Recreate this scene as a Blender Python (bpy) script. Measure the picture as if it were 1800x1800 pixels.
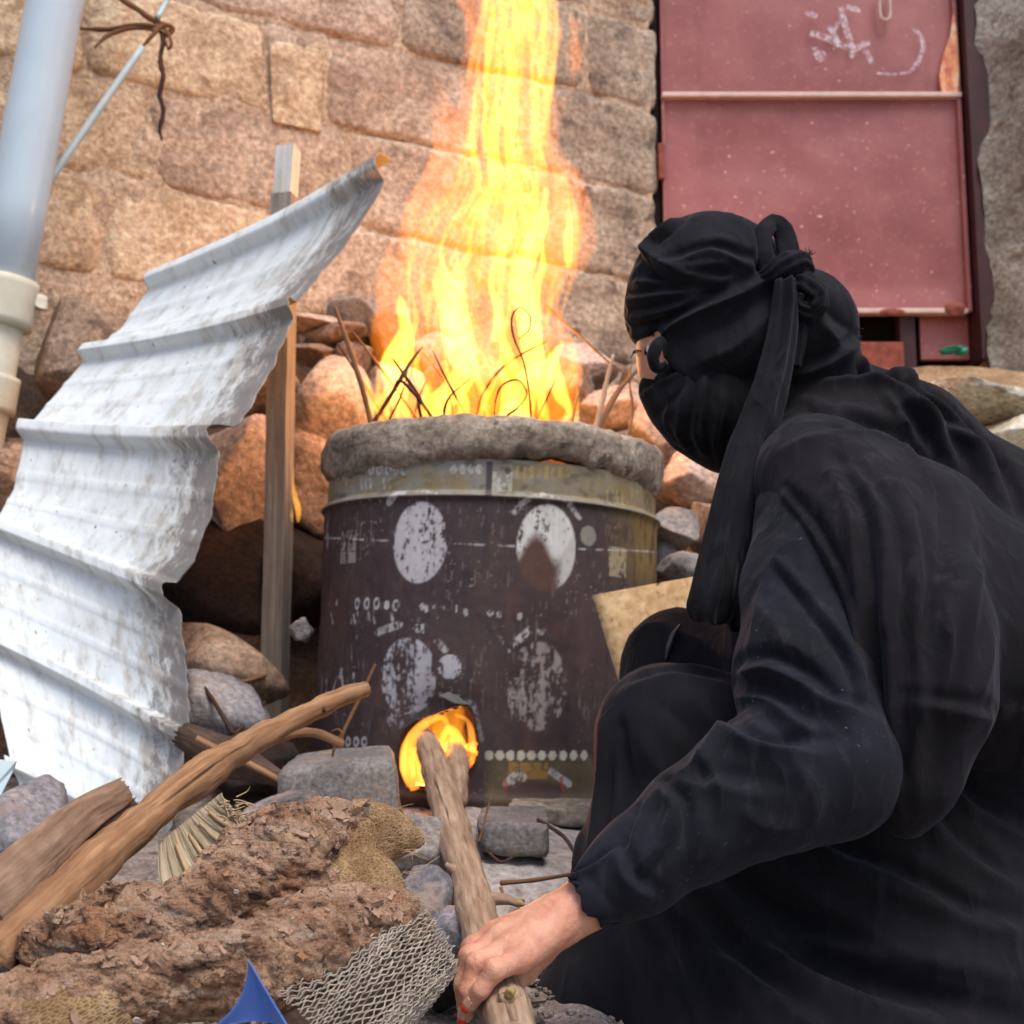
import bpy, bmesh, math, random
import numpy as np
from mathutils import Vector, Matrix
from mathutils.bvhtree import BVHTree

for o in list(bpy.data.objects):
    bpy.data.objects.remove(o)
SC = bpy.context.scene
COL = SC.collection
random.seed(7)
RNG = np.random.default_rng(7)

# ------------------------------------------------------------------ camera
F = 2175.0                      # focal length in photo pixels (photo is 1800 wide)
PITCH = math.atan(300 / F)
CAM = np.array([0.0, 0.0, 0.32])
cd = bpy.data.cameras.new('camera')
cam = bpy.data.objects.new('camera', cd)
COL.objects.link(cam)
cam.location = CAM
cam.rotation_euler = (math.radians(90) + PITCH, 0, 0)
cd.sensor_width = 36
cd.lens = 36 * F / 1800
cd.clip_start = 0.02
cd.clip_end = 500
cd.dof.use_dof = True
cd.dof.focus_distance = 1.06
cd.dof.aperture_fstop = 11.0
SC.camera = cam

# ------------------------------------------------------------------ light
SUN_EL, SUN_AZ = math.radians(64), math.radians(150)    # azimuth measured clockwise from +Y
w = bpy.data.worlds.new('World')
SC.world = w
w.use_nodes = True
nt = w.node_tree
sky = nt.nodes.new('ShaderNodeTexSky')
sky.sky_type = 'NISHITA'
sky.sun_disc = False
sky.sun_elevation = SUN_EL
sky.sun_rotation = SUN_AZ
sky.dust_density = 3.0
sky.air_density = 1.0
nt.links.new(sky.outputs[0], nt.nodes['Background'].inputs[0])
nt.nodes['Background'].inputs[1].default_value = 0.15
sl = bpy.data.lights.new('sun', 'SUN')
sl.energy = 1.5
sl.angle = math.radians(28)
sl.color = (1.0, 0.95, 0.87)
so = bpy.data.objects.new('sun', sl)
COL.objects.link(so)
sdir = Vector((math.sin(SUN_AZ) * math.cos(SUN_EL), math.cos(SUN_AZ) * math.cos(SUN_EL), math.sin(SUN_EL)))
so.rotation_euler = (-sdir).to_track_quat('-Z', 'Y').to_euler()
so.location = (0, 0, 6)
vs = SC.view_settings
vs.view_transform = 'Standard'
vs.look = 'None'
vs.gamma = 1
vs.use_curve_mapping = False
vs.exposure = 0.48
cy = SC.cycles
cy.use_denoising = True
cy.max_bounces = 8
cy.diffuse_bounces = 3
cy.glossy_bounces = 3
cy.transparent_max_bounces = 16
cy.volume_bounces = 0
cy.volume_step_rate = 0.6
cy.volume_max_steps = 128
cy.caustics_reflective = False
cy.caustics_refractive = False
cy.sample_clamp_indirect = 4.0

# ------------------------------------------------------------------ geometry helpers
CT, ST = math.cos(PITCH), math.sin(PITCH)
def ray(px, py):
    u = (px - 900) / F
    v = (900 - py) / F
    return np.array([u, CT - v * ST, ST + v * CT])
def P(px, py, Y):
    """point seen at photo pixel (px, py), at distance Y in front of the camera"""
    d = ray(px, py)
    return CAM + d * (Y / d[1])
def PP(lst):
    return [P(*q) for q in lst]
def mpp(Y):
    return Y / F
def on_plane(px, py, p0, n):
    d = ray(px, py)
    t = np.dot(np.asarray(p0) - CAM, n) / np.dot(d, n)
    return CAM + d * t
def proj(V):
    """photo pixel of world points"""
    V = np.asarray(V, float) - CAM
    fw = V[:, 1] * CT + V[:, 2] * ST
    up = -V[:, 1] * ST + V[:, 2] * CT
    return 900 + F * V[:, 0] / fw, 900 - F * up / fw

# --- noise
_perm = np.random.default_rng(3).permutation(256)
_perm = np.concatenate([_perm, _perm, _perm])
_grad = np.random.default_rng(5).normal(size=(256, 3))
_grad /= np.linalg.norm(_grad, axis=1)[:, None]
def perlin(p):
    p = np.asarray(p, float)
    i = np.floor(p).astype(int)
    f = p - i
    i &= 255
    u = f * f * f * (f * (f * 6 - 15) + 10)
    def g(dx, dy, dz):
        h = _perm[_perm[_perm[i[:, 0] + dx] + i[:, 1] + dy] + i[:, 2] + dz]
        gr = _grad[h]
        return gr[:, 0] * (f[:, 0] - dx) + gr[:, 1] * (f[:, 1] - dy) + gr[:, 2] * (f[:, 2] - dz)
    def L(a, b, t): return a + t * (b - a)
    x00 = L(g(0, 0, 0), g(1, 0, 0), u[:, 0]); x10 = L(g(0, 1, 0), g(1, 1, 0), u[:, 0])
    x01 = L(g(0, 0, 1), g(1, 0, 1), u[:, 0]); x11 = L(g(0, 1, 1), g(1, 1, 1), u[:, 0])
    return L(L(x00, x10, u[:, 1]), L(x01, x11, u[:, 1]), u[:, 2])
def fbm(p, oct=4, gain=0.5):
    p = np.asarray(p, float)
    s = 0; a = 1
    for k in range(oct):
        s = s + a * perlin(p + 17.3 * k)
        p = p * 2.03; a *= gain
    return s
def worley(p, seed=0):
    """distance to the edge between cells, and a random number per cell"""
    p = np.asarray(p, float); i = np.floor(p).astype(int)
    b1 = np.full(len(p), 9.0); b2 = np.full(len(p), 9.0); cid = np.zeros(len(p), int)
    rv = np.random.default_rng(seed + 99).random((256, 3))
    for dx in (-1, 0, 1):
        for dy in (-1, 0, 1):
            for dz in (-1, 0, 1):
                c = i + np.array([dx, dy, dz]); h = _perm[_perm[_perm[c[:, 0] & 255] + (c[:, 1] & 255)] + (c[:, 2] & 255)]
                d = np.linalg.norm(c + rv[h] - p, axis=1)
                nb = d < b1
                b2 = np.where(nb, b1, np.minimum(b2, d)); cid = np.where(nb, h, cid); b1 = np.where(nb, d, b1)
    return b2 - b1, rv[cid][:, 0]
def sstep(a, b, x):
    t = np.clip((x - a) / (b - a), 0, 1)
    return t * t * (3 - 2 * t)

# --- objects
def setp(o, label=None, cat=None, group=None, kind=None):
    if label: o['label'] = label
    if cat: o['category'] = cat
    if group: o['group'] = group
    if kind: o['kind'] = kind
    return o
def link(o, parent=None):
    COL.objects.link(o)
    if parent is not None:
        o.parent = parent
        o.matrix_parent_inverse = root_inv(parent)
    return o
def root_inv(p):
    M = Matrix.Identity(4)
    while p is not None:
        M = M @ Matrix.Translation(-Vector(p.location))
        p = p.parent if p.parent is None else None
    return M
def thing(name, label, cat, loc=(0, 0, 0), group=None):
    o = bpy.data.objects.new(name, None)
    o.empty_display_size = 0.05
    o.location = Vector(tuple(float(a) for a in loc))
    COL.objects.link(o)
    return setp(o, label, cat, group)
def mesh(name, V, Fc, mat=None, smooth=True, attrs=None, colors=None):
    me = bpy.data.meshes.new(name)
    V = np.asarray(V, np.float32)
    if isinstance(Fc, np.ndarray):
        n, k = Fc.shape
        me.vertices.add(len(V)); me.vertices.foreach_set('co', V.ravel())
        me.loops.add(n * k); me.loops.foreach_set('vertex_index', Fc.astype(np.int32).ravel())
        me.polygons.add(n)
        me.polygons.foreach_set('loop_start', np.arange(0, n * k, k, dtype=np.int32))
        me.polygons.foreach_set('loop_total', np.full(n, k, np.int32))
        me.update(calc_edges=True)
    else:
        me.from_pydata([tuple(map(float, v)) for v in V], [], [tuple(map(int, f)) for f in Fc])
    if smooth:
        me.polygons.foreach_set('use_smooth', np.ones(len(me.polygons), bool))
    if attrs:
        for k2, a in attrs.items():
            a = np.asarray(a, np.float32)
            if a.ndim == 2:
                at = me.attributes.new(k2, 'FLOAT_VECTOR', 'POINT'); at.data.foreach_set('vector', a.ravel())
            else:
                at = me.attributes.new(k2, 'FLOAT', 'POINT'); at.data.foreach_set('value', a)
    if colors is not None:
        at = me.color_attributes.new('paint', 'FLOAT_COLOR', 'POINT')
        c4 = np.ones((len(V), 4), np.float32); c4[:, :3] = colors
        at.data.foreach_set('color', c4.ravel())
    if mat is not None:
        me.materials.append(mat)
    me.update()
    return me
def obj(name, V, Fc, mat=None, parent=None, smooth=True, attrs=None, colors=None, label=None, cat=None, group=None, kind=None):
    o = bpy.data.objects.new(name, mesh(name, V, Fc, mat, smooth, attrs, colors))
    link(o, parent)
    return setp(o, label, cat, group, kind)

def grid_faces(nu, nv, wrap_u=False):
    i = np.arange(nu if wrap_u else nu - 1)[:, None]
    j = np.arange(nv - 1)[None, :]
    i2 = (i + 1) % nu
    a = i * nv + j; b = i2 * nv + j; c = i2 * nv + j + 1; d = i * nv + j + 1
    return np.stack([a, b, c, d], -1).reshape(-1, 4)
def normals(V, Fq):
    V = np.asarray(V, float)
    a, b, c, d = (V[Fq[:, k]] for k in range(4))
    n = np.cross(c - a, d - b)
    N = np.zeros_like(V); fi = Fq.T.ravel()
    for k in range(3):
        N[:, k] = np.bincount(fi, weights=np.tile(n[:, k], 4), minlength=len(V))
    return N / (np.linalg.norm(N, axis=1)[:, None] + 1e-12)
def catmull(pts, n):
    pts = np.asarray(pts, float)
    if len(pts) == 2:
        t = np.linspace(0, 1, n)[:, None]
        return pts[0] * (1 - t) + pts[1] * t
    seg = np.linalg.norm(np.diff(pts[:, :3], axis=0), axis=1)
    s = np.concatenate([[0], np.cumsum(np.maximum(seg, 1e-9))]); s /= s[-1]
    q = np.vstack([2 * pts[0] - pts[1], pts, 2 * pts[-1] - pts[-2]])
    out = []
    for t in np.linspace(0, 1, n):
        k = min(max(np.searchsorted(s, t, side='right') - 1, 0), len(pts) - 2)
        u = (t - s[k]) / (s[k + 1] - s[k])
        p0, p1, p2, p3 = q[k:k + 4]
        out.append(0.5 * ((2 * p1) + (-p0 + p2) * u + (2 * p0 - 5 * p1 + 4 * p2 - p3) * u * u + (-p0 + 3 * p1 - 3 * p2 + p3) * u ** 3))
    return np.array(out)
def tube(path, radii, sides=10, n=None, noise=0.0, nscale=20, seed=0, lump=0.0, lscale=8, flat=1.0, flatdir=None, caps=True, pleat=0.0, npl=5, twist=6.0):
    """swept tube along a smooth path; returns V, F (list), grain attribute (around, around, along)"""
    path = np.asarray(path, float)
    n = n or max(4, len(path) * 4)
    C = catmull(path, n)
    R = np.interp(np.linspace(0, 1, n), np.linspace(0, 1, len(radii)), radii)
    T = np.gradient(C, axis=0); T /= np.linalg.norm(T, axis=1)[:, None] + 1e-12
    ref = np.array([0, 0, 1.0]) if abs(T[0][2]) < 0.9 else np.array([1.0, 0, 0])
    if flatdir is not None: ref = np.asarray(flatdir, float)
    A = []
    for k in range(n):
        a = ref - T[k] * np.dot(ref, T[k]); a /= np.linalg.norm(a) + 1e-12
        A.append(a)
        if flatdir is None: ref = a
    A = np.array(A); B = np.cross(T, A)
    ang = np.linspace(0, 2 * np.pi, sides, endpoint=False)
    D = A[:, None, :] * np.cos(ang)[None, :, None] * flat + B[:, None, :] * np.sin(ang)[None, :, None]
    if pleat:
        D = D * (1 + pleat * (np.abs(np.sin(npl / 2 * ang[None, :] + twist * np.linspace(0, 1, n)[:, None])) ** .7 - .6))[..., None]
    V = C[:, None, :] + D * R[:, None, None]
    Vf = V.reshape(-1, 3)
    if noise or lump:
        dd = noise * fbm(Vf * nscale + seed * 3.1, 3) + lump * perlin(Vf * lscale + seed * 7.7)
        V = C[:, None, :] + D * (R[:, None] + dd.reshape(n, sides))[:, :, None]
        Vf = V.reshape(-1, 3)
    L = np.concatenate([[0], np.cumsum(np.linalg.norm(np.diff(C, axis=0), axis=1))])
    G = np.stack([np.cos(ang)[None, :] * R[:, None], np.sin(ang)[None, :] * R[:, None], np.repeat(L[:, None], sides, 1)], -1).reshape(-1, 3)
    Fq = []
    for k in range(n - 1):
        for s in range(sides):
            s2 = (s + 1) % sides
            Fq.append((k * sides + s, k * sides + s2, (k + 1) * sides + s2, (k + 1) * sides + s))
    if caps:
        c0 = len(Vf); Vf = np.vstack([Vf, C[0] - T[0] * R[0] * 0.15, C[-1] + T[-1] * R[-1] * 0.15])
        G = np.vstack([G, [0, 0, L[0]], [0, 0, L[-1]]])
        for s in range(sides):
            s2 = (s + 1) % sides
            Fq.append((c0, s2, s)); Fq.append((c0 + 1, (n - 1) * sides + s, (n - 1) * sides + s2))
    return Vf, Fq, G + seed * 1.37
def tube_obj(name, path, radii, mat, parent=None, label=None, cat=None, group=None, kind=None, **kw):
    V, Fq, G = tube(path, radii, **kw)
    return obj(name, V, Fq, mat, parent, True, {'grain': G}, None, label, cat, group, kind)
def merge(parts):
    Vs, Fs, Gs, off = [], [], [], 0
    for p in parts:
        V, Fq, G = p
        Vs.append(V); Gs.append(G if G is not None else np.zeros((len(V), 3)))
        Fs += [tuple(int(i) + off for i in f) for f in Fq]
        off += len(V)
    return np.vstack(Vs), Fs, np.vstack(Gs)

_ICO = {}
def ico(sub):
    if sub not in _ICO:
        bm = bmesh.new(); bmesh.ops.create_icosphere(bm, subdivisions=sub, radius=1)
        V = np.array([v.co[:] for v in bm.verts]); Fc = np.array([[v.index for v in f.verts] for f in bm.faces]); bm.free()
        _ICO[sub] = (V, Fc)
    return _ICO[sub]
def rock_mesh(c, rad, seed, rot=0.0, tilt=0.0, rough=0.10, cuts=12, sub=4, boxy=0.0, detail=1.0):
    V, Fc = ico(sub)
    V = V.copy()
    rg = np.random.default_rng(seed)
    if boxy:
        p = 2 + 8 * boxy
        V = V / (np.sum(np.abs(V) ** p, 1) ** (1 / p))[:, None]
    for k in range(cuts):
        n = rg.normal(size=3); n /= np.linalg.norm(n)
        d = rg.uniform(0.55, 0.86)
        s = V @ n
        ex = np.maximum(s - d, 0)
        V = V - n[None] * (ex * 0.95)[:, None]
    V = V * (1 + rough * fbm(V * 1.3 + seed * 5.1, 3))[:, None]
    V = V * np.asarray(rad)
    Nn = V / (np.linalg.norm(V, axis=1)[:, None] + 1e-9)
    sc = 1.0 / max(rad)
    V = V + Nn * (detail * 0.030 / sc * fbm(V * sc * 5 + seed, 4, 0.6))[:, None]
    R = np.array(Matrix.Rotation(rot, 3, 'Y') @ Matrix.Rotation(tilt, 3, 'X'))
    return V @ R.T + np.asarray(c), Fc
def rock(name, label, px, py, Y, wpx, hpx, thick, mat, seed, rot=0.0, tilt=0.0, cat='stone', group=None, parent=None, **kw):
    c = P(px, py, Y); s = mpp(Y)
    V, Fc = rock_mesh(c, (wpx / 2 * s * 1.08, thick / 2, hpx / 2 * s * 1.08), seed, rot, tilt, **kw)
    return obj(name, V, Fc, mat, parent, label=label, cat=cat, group=group)

def box_mesh(size, bevel=0.0, seg=1, sub=0, noise=0.0, nscale=10, seed=0):
    bm = bmesh.new()
    bmesh.ops.create_cube(bm, size=1)
    bmesh.ops.scale(bm, vec=size, verts=bm.verts)
    if sub:
        bmesh.ops.subdivide_edges(bm, edges=bm.edges, cuts=sub, use_grid_fill=True)
    elif bevel:
        bmesh.ops.bevel(bm, geom=bm.edges, offset=bevel, segments=seg, affect='EDGES', profile=0.6)
    bm.normal_update()
    V = np.array([v.co[:] for v in bm.verts]); N = np.array([v.normal[:] for v in bm.verts])
    Fc = [tuple(v.index for v in f.verts) for f in bm.faces]
    bm.free()
    if noise:
        V = V + N * (noise * fbm(V * nscale + seed * 3.7, 3))[:, None]
    return V, Fc
def hull_box(corners8, sub=6, noise=0.0, nscale=12, seed=0, round_=0.0):
    """box spanned by 8 corner points (index = i + 2j + 4k), subdivided and roughened"""
    c = np.asarray(corners8, float).reshape(2, 2, 2, 3)     # [k][j][i]
    bm = bmesh.new(); bmesh.ops.create_cube(bm, size=2)
    bmesh.ops.subdivide_edges(bm, edges=bm.edges, cuts=sub, use_grid_fill=True)
    U = np.array([v.co[:] for v in bm.verts]); Fc = [tuple(v.index for v in f.verts) for f in bm.faces]; bm.free()
    if round_:
        p = 2 + 10 * (1 - round_)
        U = U / np.maximum((np.sum(np.abs(U) ** p, 1) ** (1 / p)), 1e-6)[:, None]
    N = U / np.linalg.norm(U, axis=1)[:, None]
    t = (U + 1) / 2
    V = np.zeros_like(U)
    for k in range(2):
        for j in range(2):
            for i in range(2):
                wgt = (t[:, 0] if i else 1 - t[:, 0]) * (t[:, 1] if j else 1 - t[:, 1]) * (t[:, 2] if k else 1 - t[:, 2])
                V += wgt[:, None] * c[k, j, i]
    if noise:
        V = V + N * (noise * fbm(V * nscale + seed * 3.7, 4))[:, None]
    return V, Fc

# --- signed distance fields -> mesh (surface nets)
def s_cap(p0, r0, p1, r1):
    p0, p1 = np.asarray(p0, float), np.asarray(p1, float)
    lo = np.minimum(p0 - r0, p1 - r1); hi = np.maximum(p0 + r0, p1 + r1)
    def f(X, Y, Z):
        d = p1 - p0; L = d @ d + 1e-12
        t = np.clip(((X - p0[0]) * d[0] + (Y - p0[1]) * d[1] + (Z - p0[2]) * d[2]) / L, 0, 1)
        q = np.sqrt((X - p0[0] - t * d[0]) ** 2 + (Y - p0[1] - t * d[1]) ** 2 + (Z - p0[2] - t * d[2]) ** 2)
        return q - (r0 + t * (r1 - r0))
    return f, lo, hi
def s_ell(c, r, roty=0.0, rotx=0.0, rotz=0.0):
    c = np.asarray(c, float); r = np.asarray(r, float)
    R = np.array(Matrix.Rotation(roty, 3, 'Y') @ Matrix.Rotation(rotx, 3, 'X') @ Matrix.Rotation(rotz, 3, 'Z'))
    m = r.max()
    def f(X, Y, Z):
        x, y, z = X - c[0], Y - c[1], Z - c[2]
        a = R[0, 0] * x + R[1, 0] * y + R[2, 0] * z
        b = R[0, 1] * x + R[1, 1] * y + R[2, 1] * z
        e = R[0, 2] * x + R[1, 2] * y + R[2, 2] * z
        k0 = np.sqrt((a / r[0]) ** 2 + (b / r[1]) ** 2 + (e / r[2]) ** 2)
        k1 = np.sqrt((a / r[0] ** 2) ** 2 + (b / r[1] ** 2) ** 2 + (e / r[2] ** 2) ** 2) + 1e-9
        return k0 * (k0 - 1) / k1
    return f, c - m, c + m
def sdf_grid(prims, h, pad=0.03):
    """prims: list of (prim, k, sign); sign -1 subtracts"""
    lo = np.min([p[0][1] for p in prims if p[2] > 0], 0) - pad; hi = np.max([p[0][2] for p in prims if p[2] > 0], 0) + pad
    n = np.ceil((hi - lo) / h).astype(int) + 1
    ax = [lo[i] + h * np.arange(n[i]) for i in range(3)]
    Fd = np.full(n, 0.5, np.float32)
    for (f, l, u), k, sg in prims:
        m = k + 0.04
        sl = []
        for i in range(3):
            a = max(int((l[i] - m - lo[i]) / h), 0); b = min(int((u[i] + m - lo[i]) / h) + 2, n[i])
            sl.append(slice(a, b))
        if any(s.stop <= s.start for s in sl): continue
        X = ax[0][sl[0]][:, None, None]; Y = ax[1][sl[1]][None, :, None]; Z = ax[2][sl[2]][None, None, :]
        d = f(X, Y, Z).astype(np.float32)
        A = Fd[tuple(sl)]
        if sg > 0:
            hh = np.clip(0.5 + 0.5 * (d - A) / k, 0, 1)
            Fd[tuple(sl)] = d * (1 - hh) + A * hh - k * hh * (1 - hh)
        else:
            hh = np.clip(0.5 - 0.5 * (A + d) / k, 0, 1)
            Fd[tuple(sl)] = A * (1 - hh) - d * hh + k * hh * (1 - hh)
    return Fd, lo, ax
def nets(Fd, lo, h):
    ins = Fd < 0
    nx, ny, nz = Fd.shape
    cor = [(i, j, k) for i in (0, 1) for j in (0, 1) for k in (0, 1)]
    def S(A, c): return A[c[0]:nx - 1 + c[0], c[1]:ny - 1 + c[1], c[2]:nz - 1 + c[2]]
    cnt = np.zeros((nx - 1, ny - 1, nz - 1), np.int8)
    for c in cor: cnt += S(ins, c)
    act = (cnt > 0) & (cnt < 8)
    I = np.argwhere(act)
    idx = np.full(act.shape, -1, np.int64); idx[act] = np.arange(len(I))
    val = {c: Fd[I[:, 0] + c[0], I[:, 1] + c[1], I[:, 2] + c[2]] for c in cor}
    acc = np.zeros((len(I), 3)); num = np.zeros(len(I))
    for a in cor:
        for d in range(3):
            if a[d] == 0:
                b = list(a); b[d] = 1; b = tuple(b)
                fa, fb = val[a], val[b]
                mk = (fa < 0) != (fb < 0)
                t = np.where(mk, fa / np.where(mk, fa - fb, 1), 0)
                p = np.array(a, float)[None].repeat(len(I), 0); p[:, d] = t
                acc += p * mk[:, None]; num += mk
    V = lo + h * (I + acc / num[:, None])
    Fq = []
    for d in range(3):
        e1, e2 = (d + 1) % 3, (d + 2) % 3
        sh = [nx, ny, nz]
        s0 = [slice(1, sh[k] - 1) for k in range(3)]; s0[d] = slice(0, sh[d] - 1)
        s1 = list(s0); s1[d] = slice(1, sh[d])
        A, B = ins[tuple(s0)], ins[tuple(s1)]
        E = np.argwhere(A != B); fl = A[A != B]
        off = np.array([s.start for s in s0]); E = E + off
        def g(o1, o2):
            q = E.copy(); q[:, e1] -= o1; q[:, e2] -= o2
            return idx[q[:, 0], q[:, 1], q[:, 2]]
        q = np.stack([g(1, 1), g(0, 1), g(0, 0), g(1, 0)], 1)
        q = np.where(fl[:, None], q, q[:, ::-1])
        Fq.append(q)
    Fq = np.vstack(Fq)
    Fq = Fq[(Fq >= 0).all(1)]
    return V, Fq
def sdf_mesh(prims, h, k=0.02, warp=None, pad=0.03):
    pr = [(p, k, 1) if len(p) == 3 and callable(p[0]) else p for p in prims]
    Fd, lo, ax = sdf_grid(pr, h, pad)
    if warp is not None:
        I = np.nonzero(np.abs(Fd) < 0.07)          # only near the surface
        Fd[I] = warp(Fd[I], ax[0][I[0]], ax[1][I[1]], ax[2][I[2]])
    return nets(Fd, lo, h)
def subdiv(V, Fq, lev=1):
    """split each quad into four and smooth"""
    for _ in range(lev):
        n = len(V)
        E = np.sort(np.stack([np.stack([Fq[:, a], Fq[:, (a + 1) % 4]], -1) for a in range(4)], 1).reshape(-1, 2), axis=1)
        key = E[:, 0].astype(np.int64) * n + E[:, 1]
        uk, inv = np.unique(key, return_inverse=True)
        ea, eb = uk // n, uk % n
        em = (V[ea] + V[eb]) / 2; fc = V[Fq].mean(1)
        ei = n + inv.reshape(-1, 4); fi = n + len(uk) + np.arange(len(Fq))
        V = np.vstack([V, em, fc])
        Fq = np.concatenate([np.stack([Fq[:, a], ei[:, a], fi, ei[:, (a - 1) % 4]], -1) for a in range(4)])
        V = relax(V, Fq, 2, 0.5)
    return V, Fq
def relax(V, Fq, it=3, lam=0.5):
    src = np.concatenate([Fq[:, a] for a in range(4)] * 2)
    dst = np.concatenate([Fq[:, (a + 1) % 4] for a in range(4)] + [Fq[:, (a - 1) % 4] for a in range(4)])
    n = np.maximum(np.bincount(src, minlength=len(V)), 1)
    for _ in range(it):
        S = np.stack([np.bincount(src, weights=V[dst, k], minlength=len(V)) for k in range(3)], 1)
        V = V + lam * (S / n[:, None] - V)
    return V
def folds(V, Fq, lst, k=1.0):
    """raise or press folds into cloth. lst: (pixel polyline, width px, height px, shift) traced on the cloth's surface"""
    bvh = BVHTree.FromPolygons(V.tolist(), Fq.tolist())
    N = normals(V, Fq)
    out = V.copy()
    for item in lst:
        poly, wpx, hpx = item[:3]
        side = item[3] if len(item) > 3 else 0.0
        pl = catmull(np.array([(a, b, 0) for a, b in poly], float), max(8, 5 * len(poly)))
        Q = []
        for a, b, _ in pl:
            d = ray(a, b); hit = bvh.ray_cast(Vector(CAM), Vector(d / np.linalg.norm(d)))
            if hit[0] is not None: Q.append(np.array(hit[0]))
        if len(Q) < 3: continue
        Q = np.array(Q)
        # drop samples that jump to another layer
        ok = [0]
        for i in range(1, len(Q)):
            if np.linalg.norm(Q[i] - Q[ok[-1]]) < 0.06: ok.append(i)
        Q = Q[ok]
        if len(Q) < 3: continue
        s = mpp(np.median(Q[:, 1])); wd = wpx * s; ht = hpx * s * k
        m = np.all((V > Q.min(0) - 3.2 * wd) & (V < Q.max(0) + 3.2 * wd), axis=1)
        I = np.nonzero(m)[0]
        if len(I) == 0: continue
        X = V[I]
        best = np.full(len(I), 1e9); tt = np.zeros(len(I)); sd = np.zeros(len(I))
        L = np.concatenate([[0], np.cumsum(np.linalg.norm(np.diff(Q, axis=0), axis=1))]); Lt = L[-1] + 1e-9
        for j in range(len(Q) - 1):
            a, b = Q[j], Q[j + 1]; d = b - a; ll = d @ d + 1e-12
            t = np.clip((X - a) @ d / ll, 0, 1)
            df = X - a - t[:, None] * d
            q = np.linalg.norm(df, axis=1)
            up = q < best
            best[up] = q[up]; tt[up] = ((L[j] + t * math.sqrt(ll)) / Lt)[up]
            cr = np.cross(d / math.sqrt(ll), df); sd[up] = np.sum(cr * N[I], axis=1)[up]
        env = np.sqrt(np.clip(np.sin(np.pi * np.clip(tt * 0.86 + 0.07, 0, 1)), 0, 1))
        x = sd / wd
        prof = np.exp(-(best / wd + 1e-6) ** 1.25)
        if side:
            prof = prof - 0.75 * np.exp(-((x - side * 1.5) ** 2)) * np.exp(-np.maximum(best / wd - 2.2, 0) ** 2)
        out[I] += N[I] * (ht * env * prof)[:, None]
    return out
# ------------------------------------------------------------------ materials
def srgb(r, g, b):
    def c(x):
        x /= 255.0
        return x / 12.92 if x <= 0.04045 else ((x + 0.055) / 1.055) ** 2.4
    return (c(r), c(g), c(b))
class NT:
    def __init__(s, name):
        s.m = bpy.data.materials.new(name); s.m.use_nodes = True
        s.t = s.m.node_tree; s.b = s.t.nodes['Principled BSDF']; s.o = s.t.nodes['Material Output']
    def n(s, typ, **kw):
        nd = s.t.nodes.new(typ)
        for k, v in kw.items(): setattr(nd, k, v)
        return nd
    def l(s, a, b): s.t.links.new(a, b)
    def coord(s, kind='Object', sc=(1, 1, 1), loc=(0, 0, 0), rot=(0, 0, 0)):
        if kind == 'Object':
            src = s.n('ShaderNodeTexCoord').outputs['Object']
        else:
            a = s.n('ShaderNodeAttribute'); a.attribute_name = kind; src = a.outputs['Vector']
        mp = s.n('ShaderNodeMapping'); s.l(src, mp.inputs[0])
        mp.inputs['Scale'].default_value = sc; mp.inputs['Location'].default_value = loc; mp.inputs['Rotation'].default_value = rot
        return mp.outputs[0]
    def noise(s, co, scale, detail=4, rough=0.55, dist=0.0):
        nd = s.n('ShaderNodeTexNoise'); s.l(co, nd.inputs['Vector'])
        nd.inputs['Scale'].default_value = scale; nd.inputs['Detail'].default_value = detail
        nd.inputs['Roughness'].default_value = rough; nd.inputs['Distortion'].default_value = dist
        return nd.outputs['Fac']
    def voro(s, co, scale, feature='F1', out='Distance'):
        nd = s.n('ShaderNodeTexVoronoi'); nd.feature = feature; s.l(co, nd.inputs['Vector']); nd.inputs['Scale'].default_value = scale
        return nd.outputs[out]
    def ramp(s, fac, stops):
        nd = s.n('ShaderNodeValToRGB'); s.l(fac, nd.inputs[0]); e = nd.color_ramp.elements
        while len(e) < len(stops): e.new(0.5)
        for k, (p, c) in enumerate(stops):
            e[k].position = p; e[k].color = (*c, 1) if len(c) == 3 else c
        return nd.outputs[0]
    def rng(s, fac, a, b, c=0, d=1):
        nd = s.n('ShaderNodeMapRange'); s.l(fac, nd.inputs[0])
        for i, v in enumerate((a, b, c, d)): nd.inputs[i + 1].default_value = v
        return nd.outputs[0]
    def math(s, op, a, b=None):
        nd = s.n('ShaderNodeMath', operation=op)
        for i, v in enumerate((a, b)):
            if v is None: continue
            if isinstance(v, (int, float)): nd.inputs[i].default_value = v
            else: s.l(v, nd.inputs[i])
        return nd.outputs[0]
    def mix(s, fac, a, b, blend='MIX'):
        nd = s.n('ShaderNodeMix', data_type='RGBA', blend_type=blend)
        for sock, v in ((nd.inputs[0], fac), (nd.inputs[6], a), (nd.inputs[7], b)):
            if isinstance(v, (int, float)): sock.default_value = v
            elif isinstance(v, tuple): sock.default_value = (*v, 1)
            else: s.l(v, sock)
        return nd.outputs[2]
    def bump(s, hts):
        prev = None
        for h, st, dist in hts:
            nd = s.n('ShaderNodeBump'); s.l(h, nd.inputs['Height']); nd.inputs['Strength'].default_value = st; nd.inputs['Distance'].default_value = dist
            if prev is not None: s.l(prev, nd.inputs['Normal'])
            prev = nd.outputs[0]
        s.l(prev, s.b.inputs['Normal'])
    def fin(s, col=None, rough=0.9, spec=0.3, metal=0.0):
        if col is not None:
            if isinstance(col, tuple): s.b.inputs['Base Color'].default_value = (*col, 1)
            else: s.l(col, s.b.inputs['Base Color'])
        if isinstance(rough, (int, float)): s.b.inputs['Roughness'].default_value = rough
        else: s.l(rough, s.b.inputs['Roughness'])
        s.b.inputs['Specular IOR Level'].default_value = spec
        s.b.inputs['Metallic'].default_value = metal
        return s.m

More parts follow.
